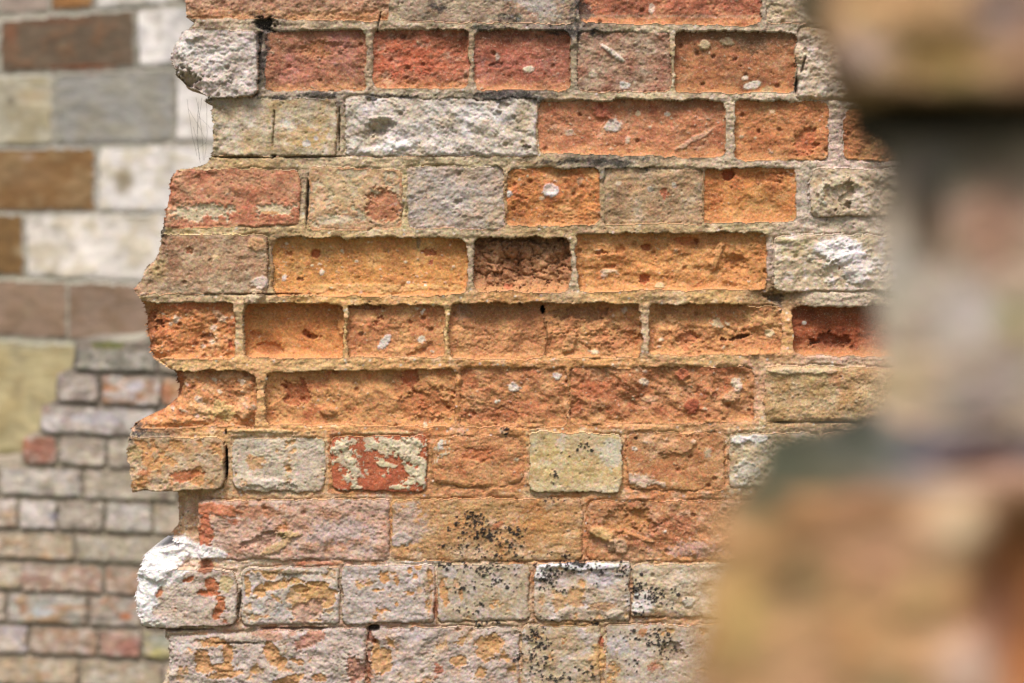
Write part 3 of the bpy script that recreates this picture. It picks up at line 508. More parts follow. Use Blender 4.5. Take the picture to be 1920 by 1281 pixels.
# course J
mark(300,1050,60,36,(240,238,232),1,5,.25,-25,.25,'bm'); mark(276,1110,28,66,(240,238,232),1,3,.35,8,.2,'bm'); mark(290,1160,30,14,(226,220,208),.6,0,.6); mark(350,1128,50,40,(196,180,160),.4,0,1)
mark(305,1026,60,16,(240,238,232),1,2,.2,-10,.2,'bm'); mark(360,1036,80,17,(238,234,226),.95,2,.35,4,.2,'bm'); mark(330,1075,40,14,(236,232,224),.8,1,.4,-35,.15)
for a_ in [(398,1097,14,18,0),(392,1112,24,6,0),(416,1135,9,14,15),(408,1152,7,9,30),(356,1085,10,5,-20),(414,1120,12,5,10)]: mark(*a_[:4],(186,96,46),.95,-2,.4,a_[4],.08)
mark(425,1092,13,14,(206,180,110),.7,0,.6,0,.1)
for a_ in [(510,1098,34,9,-8),(485,1112,12,8,20),(466,1103,6,14,0),(595,1120,32,28,0),(562,1105,18,10,0),(600,1095,24,6,0),(555,1090,10,6,0)]: mark(*a_[:4],(204,150,86),.92,-2,.45,a_[4],.08)
mark(575,1145,30,22,(196,152,128),.8,-2,.5,-20,.1); mark(540,1072,80,5,(110,98,62),.8,3,.8,0,.5); mark(500,1140,30,22,(200,194,186),.6,0,.6)
for a_ in [(722,1082,12,10),(744,1088,5,10),(786,1062,6,5),(768,1068,4,6),(716,1144,12,5),(770,1112,9,4),(712,1106,10,3),(745,1132,4,4),(780,1080,4,5),(800,1130,3,6)]: mark(*a_,(206,142,76),.95,-1.5,.5,0,.08)
mark(800,1090,6,40,(186,160,120),.6,3,.7); mark(832,1110,9,24,(204,142,80),.9,-1.5,.4,-15,.08); mark(864,1114,3,12,(204,150,90),.9,-1,.4); mark(845,1075,14,14,(196,188,184),.6,0,.6); mark(817,1140,5,22,(168,86,50),.8,0,.5,0,.25,'bm')
mark(1090,1061,88,8,(244,242,238),.95,3,.45,0,.3); mark(1012,1072,12,14,(238,234,228),.8,2,.5,0,.3); mark(1130,1075,40,20,(200,194,196),.6,0,1); mark(1080,1118,16,18,(200,144,82),.75,-1,.6,0,.15); mark(1130,1136,30,9,(190,140,92),.75,-1,.6,0,.15); mark(1050,1128,14,16,(200,146,84),.7,-1,.6,0,.15); mark(1150,1152,20,7,(204,188,160),.7,4,.5,-20)
mark(1200,1130,26,26,(222,218,212),.7,2,.7); mark(1230,1155,40,9,(184,124,60),.6,0,.8,0,.3,'bm'); mark(1290,1128,16,10,(222,218,208),.5,3,.6); mark(1250,1150,70,8,(110,84,50),.4,0,1,0,.6)
# course K
for a_ in [(395,1205,34,10,0),(380,1240,16,24,-20),(428,1225,10,20,0),(420,1250,22,9,0),(512,1225,16,24,-30),(530,1245,8,16,20),(560,1240,12,6,0),(545,1274,34,9,-14),(425,1264,34,7,-10),(600,1270,14,8,0)]: mark(*a_[:4],(200,142,82),.92,-2,.5,a_[4],.08)
mark(580,1196,38,12,(180,112,84),.8,-1,.6,-28,.15); mark(505,1190,50,10,(182,124,90),.7,0,.8); mark(668,1258,22,26,(176,96,60),.7,-3,.7,0,.2); mark(350,1210,30,12,(214,208,200),.5,0,.8)
for a_ in [(716,1238,20,26,30),(705,1216,8,16,0),(868,1200,11,9,-25),(912,1215,24,24,0),(930,1204,16,14,0),(860,1240,16,12,0),(900,1262,12,12,0)]: mark(*a_[:4],(200,146,86),.9,-2,.5,a_[4],.08)
mark(822,1256,13,13,(170,90,62),.9,2,.4,20,.15); mark(700,1178,14,7,(36,24,18),.9,-16,.3,0,.5,'bm'); mark(696,1196,8,12,(150,66,36),.8,-4,.5,0,.3,'bm'); mark(690,1250,7,40,(160,84,50),.7,-4,.7,0,.3,'bm')
mark(1205,1186,10,8,(186,112,56),.8,0,.5); mark(1128,1205,5,14,(176,70,34),.9,-3,.4,0,.2,'bm'); mark(1120,1240,14,30,(204,154,84),.7,2,.6,0,.3,'bm'); mark(1160,1210,22,16,(206,202,200),.6,0,.7); mark(1056,1206,4,5,(190,112,52),.9,0,.3)
mark(1260,1220,20,20,(140,112,66),.6,-4,.8); mark(1226,1250,10,10,(176,92,60),.7,0,.5); mark(1284,1250,30,30,(206,186,160),.5,0,1)
# mortar surprises
mark(1450,560,26,14,(70,54,40),.7,-12,.5,0,.6,'bm'); mark(478,558,24,13,(206,184,150),.5,10,.3,-20,.3,'m'); mark(372,303,12,9,(232,226,214),.9,6,.3,0,.3,'bm')
mark(1215,30,400,4,(200,188,160),.2,0,.5); mark(424,870,3.5,42,(26,16,10),.95,-18,.15,0,.4,'bm'); mark(424,812,3,10,(26,16,10),.95,-14,.2,0,.4,'bm')
mark(576,380,3.5,60,(40,30,22),.75,-10,.25,2,.5,'bm'); mark(513,240,2.5,50,(120,98,60),.8,-5,.5,3,.6,'bm'); mark(512,292,8,3,(50,36,22),.9,-10,.3,0,.5,'bm')
mark(450,295,70,2.5,(80,60,34),.7,-9,.3,1,.6,'bm'); mark(580,294,80,2.2,(90,66,36),.6,-8,.3,-1,.6,'bm'); mark(636,240,2.5,50,(90,74,52),.7,-9,.4,0,.6,'bm'); mark(710,42,2.5,26,(70,56,42),.8,-8,.4,10,.6,'bm')
mark(1493,160,4,20,(60,40,26),.8,-9,.3,0,.5,'bm'); mark(1506,120,3,22,(80,60,40),.6,-7,.5,15,.5,'bm'); mark(448,1130,3.5,34,(90,70,44),.6,-8,.5,5,.5,'bm'); mark(490,552,120,2.2,(60,46,32),.5,-8,.4,0,.6,'bm')
mark(440,1206,60,2.5,(80,60,42),.4,-6,.6,0,.6,'bm'); mark(560,1178,90,3,(60,48,34),.55,-7,.5,0,.6,'bm'); mark(350,1181,60,3,(50,40,28),.6,-9,.4,0,.6,'bm')
mark(1470,792,30,2,(70,56,38),.6,-8,.3,0,.6,'bm'); mark(1560,792,60,2,(70,56,38),.6,-8,.3,0,.6,'bm')
mark(800,1053,60,4,(232,226,210),.7,2,.5,-4,.3,'m'); mark(480,808,100,4,(222,196,142),.5,3,.6,0,.4,'m'); mark(490,1052,60,5,(224,204,170),.5,0,.6,0,.4,'m')
mark(386,1062,16,12,(160,86,50),.9,1,.4,0,.15,'bm'); mark(600,1056,54,4,(180,98,60),.7,0,.5,0,.3,'m'); mark(720,812,60,4,(206,186,130),.5,2,.6,0,.3,'m')
# black lichen: clusters of round dots
LI = [(886,975,26,16,1),(912,998,26,14,.9),(965,996,22,12,.8),(950,1025,30,16,.8),(900,1000,60,40,.35),(930,1040,60,12,.4),(870,1022,20,10,.5),(835,1025,16,9,.6),(900,1055,90,9,.45),(1048,1040,20,8,.5),(1030,1020,50,30,.12),
 (1022,1085,16,20,1.3),(1032,1072,30,16,.8),(1080,1058,36,8,1.1),(1050,1095,40,20,.35),(1090,1066,70,14,.45),(1168,1066,16,14,1.2),(1180,1100,9,40,.6),(1110,1090,70,30,.15),
 (1195,1105,16,20,1),(1220,1115,24,14,1.1),(1200,1145,12,12,.6),(1240,1112,10,8,1),(1205,1080,10,8,.5),(1256,1130,14,14,.4),(1270,1110,24,16,.25),
 (870,1100,50,30,.22),(945,1085,40,24,.3),(905,1068,60,12,.6),(880,1140,40,22,.25),(912,1066,14,8,1),(840,1060,20,12,.4),(910,1170,40,8,.5),(1000,1160,40,6,.3),
 (1000,1190,20,14,1),(1012,1210,26,16,.4),(1000,1240,34,30,.5),(1060,1260,60,24,.25),(1110,1255,12,16,.5),(1235,1200,26,20,.8),(1180,1190,26,12,.5),(1260,1220,30,20,.3),(1190,1240,22,22,.25),(1120,1170,60,10,.2),(1020,1270,30,12,.5),
 (1095,840,16,12,.6),(1038,895,9,14,.8),(1040,935,20,8,.45),(1070,850,30,14,.15),(948,808,8,8,1),(1100,1160,60,8,.25)]
dens = np.zeros(X.shape, F)
for x_, y_, rx_, ry_, p_ in LI: dens = np.maximum(dens, p_*np.exp(-1.1*(((X-x_)/rx_)**2+((Y-y_)/ry_)**2)))
dens = .8*dens*(1+.8*fbm(X, Y, 16, 3, 71))
lic = np.zeros(X.shape, F)
for lam, sd_ in ((5.2, 72), (8.5, 73), (4.0, 74)):
    w1, wr = worley(X, Y, lam, sd_); lic = np.maximum(lic, (wr < dens*.62-.04)*sstep(.58, .40, w1+.08*n_fi))
Hh += lic*1.1
for nm in ('Cb', 'Cm'):
    A = globals()[nm]; globals()[nm] = mix(A, np.broadcast_to(L(38,35,35), A.shape), lic*.96)
# mortar grit so it is never brighter than lime
# ---- cut by the broken end, and round it off
sx = np.array([p[0] for p in SIL], float); sy = np.array([p[1] for p in SIL], float)
o_ = np.argsort(sy, kind='stable')
edge = np.interp(Y[:, 0], sy[o_], sx[o_])[:, None]+3.0*fbm(np.zeros(len(ys))[:, None]+50, Y[:, :1], 18, 4, 81, .6)+2.4*fbm(X, Y, 12, 3, 82)+9*terr(fbm(X*.5, Y, 34, 3, 86), 4, .1)+1.2*perlin(X/5, Y/4, 83)
inside = X > edge
near = X < 640
ds = np.full(X.shape, 999, F); jn = np.searchsorted(xs, 640)
ds[:, :jn] = seg_dist(X[:, :jn], Y[:, :jn], SIL)
Rr = np.interp(Y[:, 0], [-200,30,60,110,175,190,290,320,430,445,545,566,572,668,690,730,800,820,825,918,922,1020,1024,1100,1178,1190,1300], [8,8,20,30,22,6,6,8,6,10,12,4,30,26,10,34,22,8,4,4,10,10,24,26,10,9,10])[:, None].astype(F)
tt = np.clip(1-ds/Rr, 0, 1); t2 = np.clip(1-ds/34, 0, 1); Hh += t2*(9*fbm(X, Y, 22, 3, 84)+3*fbm(X, Y, 7, 2, 85)); Hh -= np.where(inside, Rr*1.0*(1-np.sqrt(np.clip(1-tt*tt, 0, 1))), 0)
# the set-back stub of masonry left of course I
st = (X < 374) & (X > 318) & (Y > 905) & (Y < 1010) & (ID < 0)
Hh = np.where(st, -24+4*m1*3+3*fbm(X, Y, 20, 3, 90)-np.clip((352-X)/26, 0, 1)**2*14, Hh)
P = place(X, Y, Hh*S, 1/D0, 0)
cell_id = ID[:-1, :-1]; cell_in = inside[:-1, :-1]
wall = thing('brick_wall', 'sharp weathered orange and cream brick wall with a broken toothed left end', 'wall', ((900-960)*S, 0.05, 0))
for i in range(NF):
    b = BR[i]
    m = (cell_id == i) & cell_in
    if m.sum() < 20: continue
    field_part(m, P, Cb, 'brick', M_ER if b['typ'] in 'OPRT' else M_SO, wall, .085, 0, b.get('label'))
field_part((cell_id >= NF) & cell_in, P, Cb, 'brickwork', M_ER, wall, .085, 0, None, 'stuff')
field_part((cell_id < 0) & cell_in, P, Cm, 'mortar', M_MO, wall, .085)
# the wall's core behind its facing
def slab(name, x0, x1, y0, y1, z0, z1, mat, parent, col, jag=.012, nz=40, kind=None):
    zz = np.linspace(z0, z1, nz); V = []; r_ = random.Random(5)
    for z in zz:
        j = r_.uniform(0, jag); V += [(x0+j, y0, z), (x1, y0, z), (x1, y1, z), (x0+j+r_.uniform(0, jag), y1, z)]
    Q = []
    for k in range(nz-1):
        for a_, b_ in ((0, 1), (1, 2), (2, 3), (3, 0)): Q.append((4*k+a_, 4*k+b_, 4*k+4+b_, 4*k+4+a_))
    Q += [(3, 2, 1, 0), (4*nz-4, 4*nz-3, 4*nz-2, 4*nz-1)]
    V = np.array(V); return mesh_obj(name, V, np.array(Q), np.tile(L(*col), (len(V), 1)), mat, parent, None, kind)
slab('core', (420-960)*S, (3600-960)*S, .05, .32, 0, ZC-(-1430-HZ)*S, M_MO, wall, (176,150,114))

# ================================================================== GENERIC SMALLER WALLS
def masonry(name, label, cat, bricks, mortar_pts, xs, ys, inv, rough, mats, depth, sil=None, kk=4.0, wsc=1.0, ns=1.0, part='brick', mdep=-6, extra=None, silside=1, hk=None, slant=0, ev=0, seed=0, hide=None):
    X, Y = np.meshgrid(xs, ys); X = X.astype(F); Y = Y.astype(F)
    wx = X+wsc*(3*fbm(X, Y, 34*ns, 3, 101+seed)+1.2*perlin(X/8/ns, Y/8/ns, 5)); wy = Y+wsc*(2.6*fbm(X, Y, 40*ns, 3, 102+seed)+1.2*perlin(X/8/ns, Y/8/ns, 6))
    ID = np.full(X.shape, -1, np.int32); SD = np.full(X.shape, 1e3, F)
    for i, b in enumerate(bricks):
        q = (b[0], b[0], b[1], b[1], b[2], b[3], b[4], b[5])
        s = quad_s(wx, wy, q, kk); m = s < SD; SD[m] = s[m]; ID[m & (s < 0)] = i
    bi = np.clip(ID, 0, None); isb = ID >= 0; r_ = random.Random(9)
    off = np.array([[r_.uniform(0, 900), r_.uniform(0, 900)] for _ in bricks], F)
    U = X+off[bi, 0]*isb; W = Y+off[bi, 1]*isb
    n1 = fbm(U, W, 60*ns, 4, 111, .6); n2 = fbm(U*.6, W, 16*ns, 4, 112, .6)
    ca = np.array([lin(b[6])*ALB for b in bricks], F); cb2 = np.array([lin(b[7])*ALB for b in bricks], F)
    dp = np.array([b[8] if len(b) > 8 else 0 for b in bricks], F)
    Cb = mix(ca[bi], cb2[bi], sstep(-.12, .3, n1+.4*n2)); Cb = Cb*(1+.25*n2)[..., None]
    mm = ctrl(X, Y, [(p[0], p[1], (*(lin(p[2])*ALB), p[3])) for p in mortar_pts], 1.6, 40*ns)
    Cm = mm[..., :3]*(1+.35*fbm(X, Y, 14*ns, 4, 113, .6))[..., None]
    e_in = np.clip(-SD/(kk*1.6), 0, 1)
    H = np.where(isb, dp[bi]+rough*(n1+.5*n2)-kk*.8*(1-np.sqrt(np.clip(1-(1-e_in)**2, 0, 1))), mm[..., 3]+mdep+rough*.8*fbm(X, Y, 20*ns, 3, 114))
    inside = np.ones(X.shape, bool)
    if sil:
        sx = np.array([p[0] for p in sil], float); sy = np.array([p[1] for p in sil], float)
        inside = X > np.interp(Y, sy, sx)+wsc*3*fbm(X, Y, 20*ns, 3, 115)
        ds = seg_dist(X, Y, sil); R = (ev or 8)*np.ones_like(X); t = np.clip(1-ds/R, 0, 1); H -= np.where(inside, R*.8*(1-np.sqrt(np.clip(1-t*t, 0, 1))), 0)
    if extra: Cb, Cm, H = extra(X, Y, Cb, Cm, H, n1, n2, ID)
    dref = 1/(inv[0]+inv[1]*X)
    P = place(X, Y, H*S*(dref/D0 if hk is None else hk), *inv)
    ci = ID[:-1, :-1]; cin = inside[:-1, :-1]
    if hide is not None: cin = cin & ~hide(X, Y)[:-1, :-1]
    base = P[inside]
    t = thing(name, label, cat, (float((base[:, 0].min()+base[:, 0].max())/2), float(base[:, 1].max()), 0))
    for i, b in enumerate(bricks):
        m = (ci == i) & cin
        if m.sum() >= 6: field_part(m, P, Cb, b[9] if len(b) > 9 else part, mats[0], t, depth, slant, b[10] if len(b) > 10 else None)
    field_part((ci < 0) & cin, P, Cm, 'mortar', mats[1], t, depth, slant)
    return t
# ---- tall stone wall far left
rg = random.Random(21)
ST = []
def sb(x0, x1, y0l, y1l, ca_, cb_, d=0): # y given at x=0; lines fan out around eye level
    f = lambda x, y: HZ-80+(y-(HZ-80))*(1+.00022*x)
    ST.append((x0, x1, f(x0, y0l), f(x0, y1l), f(x1, y0l), f(x1, y1l), ca_, cb_, d))
WH = (244,238,228); WH2 = (216,208,192); BRN = (142,104,62); BR2 = (112,86,56); GY = (164,160,146); GY2 = (150,146,132)
sb(-150,-12,-82,28,GY,GY2); sb(-4,88,-82,26,(178,158,142),(168,150,134)); sb(96,172,-82,27,(184,124,52),(150,100,52)); sb(182,330,-82,28,WH,WH2); sb(340,620,-82,28,BRN,BR2)
sb(-260,-8,38,136,WH,WH2); sb(0,249,38,136,(112,94,74),(124,92,66)); sb(258,420,38,136,WH,(208,204,198)); sb(430,700,38,136,GY,GY2)
sb(-190,96,146,272,(188,180,154),(174,162,128)); sb(106,320,146,272,(164,162,152),(158,154,138)); sb(330,560,146,272,WH,WH2)
sb(-330,-90,280,394,WH,WH2); sb(-82,175,280,394,(140,100,54),(150,118,76)); sb(184,430,280,394,(242,236,226),(224,214,190)); sb(440,700,280,394,GY,GY2)
sb(-300,-50,402,516,GY,WH2); sb(-42,42,402,516,(134,98,52),(112,84,48)); sb(50,420,402,516,(240,232,218),(222,210,184)); sb(430,700,402,516,BRN,BR2)
sb(-300,-130,524,628,WH,WH2); sb(-122,124,524,628,(160,132,108),(150,122,96)); sb(128,420,524,628,(156,130,108),(146,118,92)); sb(430,700,524,628,WH,WH2)
sb(-400,-160,640,860,(194,178,130),(178,160,110)); sb(-152,300,640,860,(198,182,132),(184,164,112)); sb(308,700,640,860,(194,178,130),(178,160,110))
y = -92
while y > -900:
    x = -420+rg.uniform(0, 100)
    while x < 700:
        w = rg.choice((120, 220, 300)); sb(x, x+w-8, y-116, y-8, *rg.choice(((WH, WH2), (BRN, BR2), (GY, GY2)))); x += w
    y -= 120
y = 868
while y < 1350:
    x = -420+rg.uniform(0, 100)
    while x < 700:
        w = rg.choice((220, 300)); sb(x, x+w-8, y, y+108, *rg.choice(((WH2, GY), (GY, GY2)))); x += w
    y += 116
def ex_stone(X, Y, Cb, Cm, H, n1, n2, ID):
    Cb = Cb*(1+.32*fbm(X*.6, Y, 60, 4, 122, .55))[..., None]; Cb = mix(Cb, np.broadcast_to(L(150,138,108), Cb.shape), sstep(.12, .5, fbm(X, Y*.7, 70, 3, 123))*.4)
    def sp(x, y, rx, ry, col, st):
        nonlocal Cb
        q = np.hypot((X-x)/rx, (Y-y)/ry)+.5*n1; Cb = mix(Cb, np.broadcast_to(L(*col), Cb.shape), sstep(1, .2, q)*st)
    sp(232,335,26,36,(150,132,92),.8); sp(20,190,14,12,(110,100,80),.8); sp(60,180,40,20,(190,160,110),.5); sp(80,470,60,24,(196,180,140),.6); sp(170,420,20,14,(176,164,140),.6)
    sp(160,130,90,14,(150,82,48),.8); sp(20,60,18,40,(140,84,54),.7); sp(50,295,20,10,(190,172,150),.5); sp(225,245,50,20,(170,160,120),.3); sp(40,330,90,30,(150,120,84),.4); sp(110,40,110,10,(124,76,50),.6)
    sp(14,852,40,14,(120,110,60),.8); sp(60,650,80,10,(176,170,140),.6); sp(246,60,5,90,(110,90,70),.5)
    return Cb, Cm, H
masonry('stone_wall', 'blurred tall wall of white, grey and brown stone blocks at upper left', 'wall', ST,
        [(0,100,(186,180,160),0),(200,140,(150,146,130),0),(100,280,(170,166,150),0),(200,400,(190,184,168),0),(0,640,(180,176,150),0),(300,900,(160,150,120),0),(300,-400,(180,176,160),0)],
        steps((-430, 0, 8), (0, 420, 3.5), (420, 720, 9)), steps((-900, -20, 18), (-20, 900, 3.5), (900, 1480, 18)), (1/(2.62*D0), .00024/(2.62*D0)), 3, (M_ST, M_BG), .12, None, 3.0, 1.5, 1.0, 'stone_block', -4, ex_stone)
# ---- low stepped brick wall behind
RB = []
def rb(x0, x1, yt, yb, a_, b_, d=0, sl=.035):
    RB.append((x0, x1, yt+sl*x0, yb+sl*x0, yt+sl*x1, yb+sl*x1, a_, b_, d))
PK = (192,168,154); PW = (212,204,200); GB = (188,174,156); DR = (172,116,90); TN = (194,172,140); OR = (200,148,104); LG = (192,184,170)
rb(140,290,648,688,(140,140,130),(154,152,140)); rb(300,420,648,688,GB,PK)
rb(106,182,697,748,(176,164,156),(160,150,144)); rb(190,300,697,750,(180,130,98),(200,196,198)); rb(305,345,698,750,OR,PK); rb(352,480,697,750,GB,TN)
rb(76,290,758,808,(172,160,156),(204,200,204)); rb(298,380,758,808,GB,PK); rb(388,560,758,808,TN,GB)
rb(44,104,816,868,(166,104,84),(160,100,80)); rb(112,196,816,868,(176,162,148),GB); rb(202,300,816,868,(168,158,142),GB); rb(308,500,816,868,GB,PK)
rb(0,150,876,928,(186,182,178),(176,166,150)); rb(-90,-8,876,928,TN,GB); rb(158,330,876,930,(182,172,154),(172,158,138)); rb(338,500,876,930,GB,PK)
rb(-60,30,936,988,PW,(176,150,128)); rb(36,104,936,990,(212,206,206),(196,190,186)); rb(110,192,936,990,(170,158,144),(180,170,160)); rb(198,282,936,990,(190,186,184),(176,168,154)); rb(288,380,936,990,GB,TN); rb(388,500,936,990,GB,PK)
rb(-80,136,998,1046,(190,174,148),(184,146,106)); rb(144,320,1000,1048,(184,174,154),(176,166,144)); rb(328,500,1000,1048,TN,GB)
rb(-60,40,1056,1104,GB,TN); rb(40,190,1056,1106,(178,138,118),(186,162,144)); rb(198,300,1056,1106,(180,140,112),(172,150,134)); rb(308,500,1056,1106,GB,PK)
rb(-60,8,1112,1164,PK,GB); rb(14,160,1112,1166,(182,180,172),(178,138,98)); rb(168,262,1112,1166,(176,164,152),(188,130,92)); rb(270,400,1112,1166,GB,DR); rb(408,560,1112,1166,GB,PK)
rb(-100,50,1172,1224,(186,178,190),PK); rb(56,180,1174,1224,(178,140,112),(172,150,134)); rb(186,262,1174,1224,(186,148,130),(176,126,112)); rb(268,330,1174,1224,(172,176,166),(186,172,110)); rb(338,500,1174,1224,GB,PK)
rb(-100,144,1232,1282,(190,170,140),(186,148,108)); rb(152,300,1234,1282,(182,168,142),(178,156,128)); rb(308,560,1234,1282,TN,GB)
y = 1290; k = 0
while y < 1740:
    x = -420+(k % 2)*40
    while x < 600: rb(x, x+(80 if k % 2 else 158), y, y+50, *rg.choice(((GB, PK), (TN, GB), (PW, GB), (OR, TN)))); x += (88 if k % 2 else 166)
    y += 58; k += 1
for yt in (876,936,998,1056,1112,1174,1232):
    x = -100-(yt % 7)*6
    while x > -420: rb(x-158, x-8, yt, yt+50, *rg.choice(((GB, PK), (TN, GB), (PW, GB)))); x -= 166
def ex_rb(X, Y, Cb, Cm, H, n1, n2, ID):
    bl = sstep(-.1, .35, fbm(X, Y, 34, 4, 120, .6)); Cb = mix(Cb, np.broadcast_to(L(206,200,192), Cb.shape), bl*.65); Cb = (Cb*.8+.2*Cb.mean(-1, keepdims=True))*np.array([1.08, 1.02, .93], F); Cb = Cb*(1+.5*fbm(X, Y, 26, 4, 121, .6))[..., None]
    def sp(x, y, rx, ry, col, st, mo=True):
        nonlocal Cb, Cm
        q = np.hypot((X-x)/rx, (Y-y)/ry)+.6*n1+.4*n2; m = sstep(1, .4, q)*st; t = np.broadcast_to(L(*col), Cb.shape); Cb = mix(Cb, t, m)
        if mo: Cm = mix(Cm, t, m)
    sp(205,648,36,9,(110,116,50),.9); sp(240,636,60,7,(176,172,150),.8); sp(140,670,10,24,(70,68,62),.7); sp(185,724,6,20,(80,76,68),.6)
    sp(215,728,24,12,(196,128,80),.8); sp(250,724,26,14,(214,210,212),.8); sp(312,735,16,26,(196,122,76),.8); sp(190,785,60,14,(206,202,206),.7); sp(88,770,16,12,(140,96,76),.6)
    sp(60,838,30,24,(158,86,66),.55); sp(48,832,14,20,(196,110,60),.6); sp(14,852,30,10,(112,110,60),.7); sp(100,970,12,12,(140,140,160),.6); sp(20,965,24,9,(190,140,90),.5)
    sp(80,1145,30,14,(196,204,206),.8); sp(44,1140,10,18,(176,120,80),.8); sp(236,1156,16,9,(196,106,54),.9); sp(130,1140,60,7,(186,130,84),.6); sp(300,1225,30,14,(200,186,110),.7); sp(240,1215,30,24,(172,96,84),.7); sp(60,1085,40,14,(168,112,96),.6)
    sp(160,1160,90,5,(84,80,72),.6); sp(90,932,80,4,(110,104,90),.6); sp(130,876,30,5,(120,118,90),.5); sp(310,930,16,24,(70,66,58),.5)
    sp(200,1050,200,4,(96,88,74),.5); sp(110,990,160,4,(100,92,78),.5); sp(250,694,80,4,(90,86,76),.5)
    return Cb, Cm, H
masonry('low_brick_wall', 'blurred low ruined wall of small whitewashed bricks stepping up, lower left', 'wall', RB,
        [(60,900,(160,148,126),0),(200,1000,(150,138,116),0),(100,1150,(138,126,108),0),(200,740,(126,116,102),0),(100,1240,(158,144,122),0),(300,1500,(150,140,118),0)],
        steps((-420, -10, 9), (-10, 430, 2.2), (430, 600, 9)), steps((626, 1290, 2.2), (1290, 1744, 9)), (1/(2.08*D0), .00006/(2.08*D0)), 3.5, (M_BG, M_BG), .11,
        [(280,620),(268,634),(140,636),(132,690),(118,696),(104,702),(102,750),(76,762),(70,808),(40,822),(36,866),(-60,872),(-100,930),(-200,936),(-210,990),(-300,1000),(-440,1100),(-440,1760)], 2.2, 1.2, .7, 'brick', -6, ex_rb, ev=9, seed=3)

# ================================================================== NEAR WALL END (far out of focus)
FD = .25*D0
NB_ = [(1530,2600,-420,178,-420,196,(190,154,114),(178,142,96),95,'brick','tan brick jutting out above the recess'),(2660,3700,-420,190,-420,200,(180,140,100),(160,120,80),20),
       (1640,2500,240,800,240,806,(198,184,162),(176,162,140),-15,'brick','greyish recessed brick between two jutting ones'),(2560,3700,240,800,240,806,(180,130,90),(160,110,70),-20),
       (1230,2080,905,1540,880,1540,(202,156,108),(186,134,82),190,'brick','broad ochre brick jutting out at the bottom'),(2140,3700,880,1540,880,1540,(180,120,70),(160,100,60),20),
       (1320,2500,1600,2200,1600,2200,(186,140,96),(170,120,80),60),(2560,3700,1600,2200,1600,2200,(176,150,110),(160,130,90),20),
       (1420,2500,-1100,-480,-1100,-480,(176,130,90),(160,110,70),60),(2560,3700,-1100,-480,-1100,-480,(186,150,110),(170,130,90),20)]
def ex_fg(X, Y, Cb, Cm, H, n1, n2, ID):
    def sp(x, y, rx, ry, col, st=.8, dh=0):
        nonlocal Cb, Cm, H
        m = np.exp(-1.1*(((X-x)/rx)**2+((Y-y)/ry)**2))*(1+.5*n1); m = np.clip(m*1.5, 0, 1)*min(1, st*1.15)
        t = np.broadcast_to(L(*col), Cb.shape); Cb = mix(Cb, t, m); Cm = mix(Cm, t, m); H = H+dh*np.clip(m, 0, 1)
    Cb = Cb*np.array([.93, .88, .82], F)*(1+.5*n1)[..., None]
    sp(1640,40,70,60,(198,152,98)); sp(1870,40,70,60,(140,120,112)); sp(1740,125,80,50,(150,118,58),.8,-20); sp(1600,110,50,40,(184,156,140)); sp(1910,120,50,70,(172,126,92),.7)
    sp(1745,420,30,110,(104,80,56),.85,-40); sp(1870,430,70,90,(184,138,112)); sp(1800,262,200,80,(104,96,76),.9); sp(1740,330,50,60,(140,134,124),.5); sp(1690,520,50,80,(186,176,158)); sp(1810,590,60,60,(196,186,176)); sp(1905,620,30,60,(160,150,104)); sp(1700,720,50,50,(200,176,134),.9); sp(1830,760,60,50,(150,140,128)); sp(1890,700,40,50,(164,148,140))  # wide dark spot under the overhang paints its shade into the colour
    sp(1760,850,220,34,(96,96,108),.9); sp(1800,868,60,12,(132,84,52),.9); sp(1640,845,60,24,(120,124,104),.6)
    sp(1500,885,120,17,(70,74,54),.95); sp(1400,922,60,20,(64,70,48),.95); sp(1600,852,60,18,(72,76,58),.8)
    sp(1620,960,110,50,(172,118,76),.7); sp(1765,965,80,60,(222,192,150),.8,14); sp(1620,1000,80,50,(190,140,108),.5); sp(1480,1070,60,60,(146,120,78),.75,-20); sp(1370,1130,50,110,(186,150,84),.8); sp(1700,1110,80,60,(176,142,88),.5); sp(1890,1090,90,170,(140,82,34),1,-90); sp(1840,1130,34,60,(150,100,76),.7); sp(1770,1220,60,60,(206,170,146),.85,20); sp(1620,1240,60,50,(192,158,110),.5); sp(1460,1230,80,60,(190,146,104),.6); sp(1640,1270,50,40,(150,130,90),.6); sp(1900,1230,50,60,(150,86,36),.8); sp(1900,900,80,30,(186,138,104),.7)
    return Cb, Cm, H
masonry('near_wall_end', 'very blurred close masonry end filling the right edge of the view', 'wall', NB_,
        [(1700,200,(96,84,50),-300),(1800,220,(90,84,60),-300),(1800,840,(120,116,118),40),(1500,900,(90,94,62),40),(1600,520,(170,156,134),-110),(1500,1570,(170,140,100),0),(2300,500,(170,150,120),0),(1700,-460,(170,150,120),0)],  # dark olive points carry the shade of the gap in the mortar colour
        steps((1220, 1960, 9), (1960, 3700, 30)), steps((-1100, -20, 30), (-20, 1320, 9), (1320, 2200, 30)), (1/FD, 0), 26, (M_FG, M_FG), .06,
        [(1450,-1120),(1400,-800),(1470,-420),(1525,-200),(1528,60),(1548,130),(1590,172),(1640,190),(1655,300),(1648,520),(1650,700),(1640,820),(1560,860),(1440,880),(1360,905),(1330,945),(1308,1040),(1290,1160),(1272,1300),(1262,1540),(1380,1580),(1320,1640),(1340,2240)],
        24, 5.0, 3.5, 'brick', 0, ex_fg, hk=FD/D0, slant=.32, ev=60, seed=5)
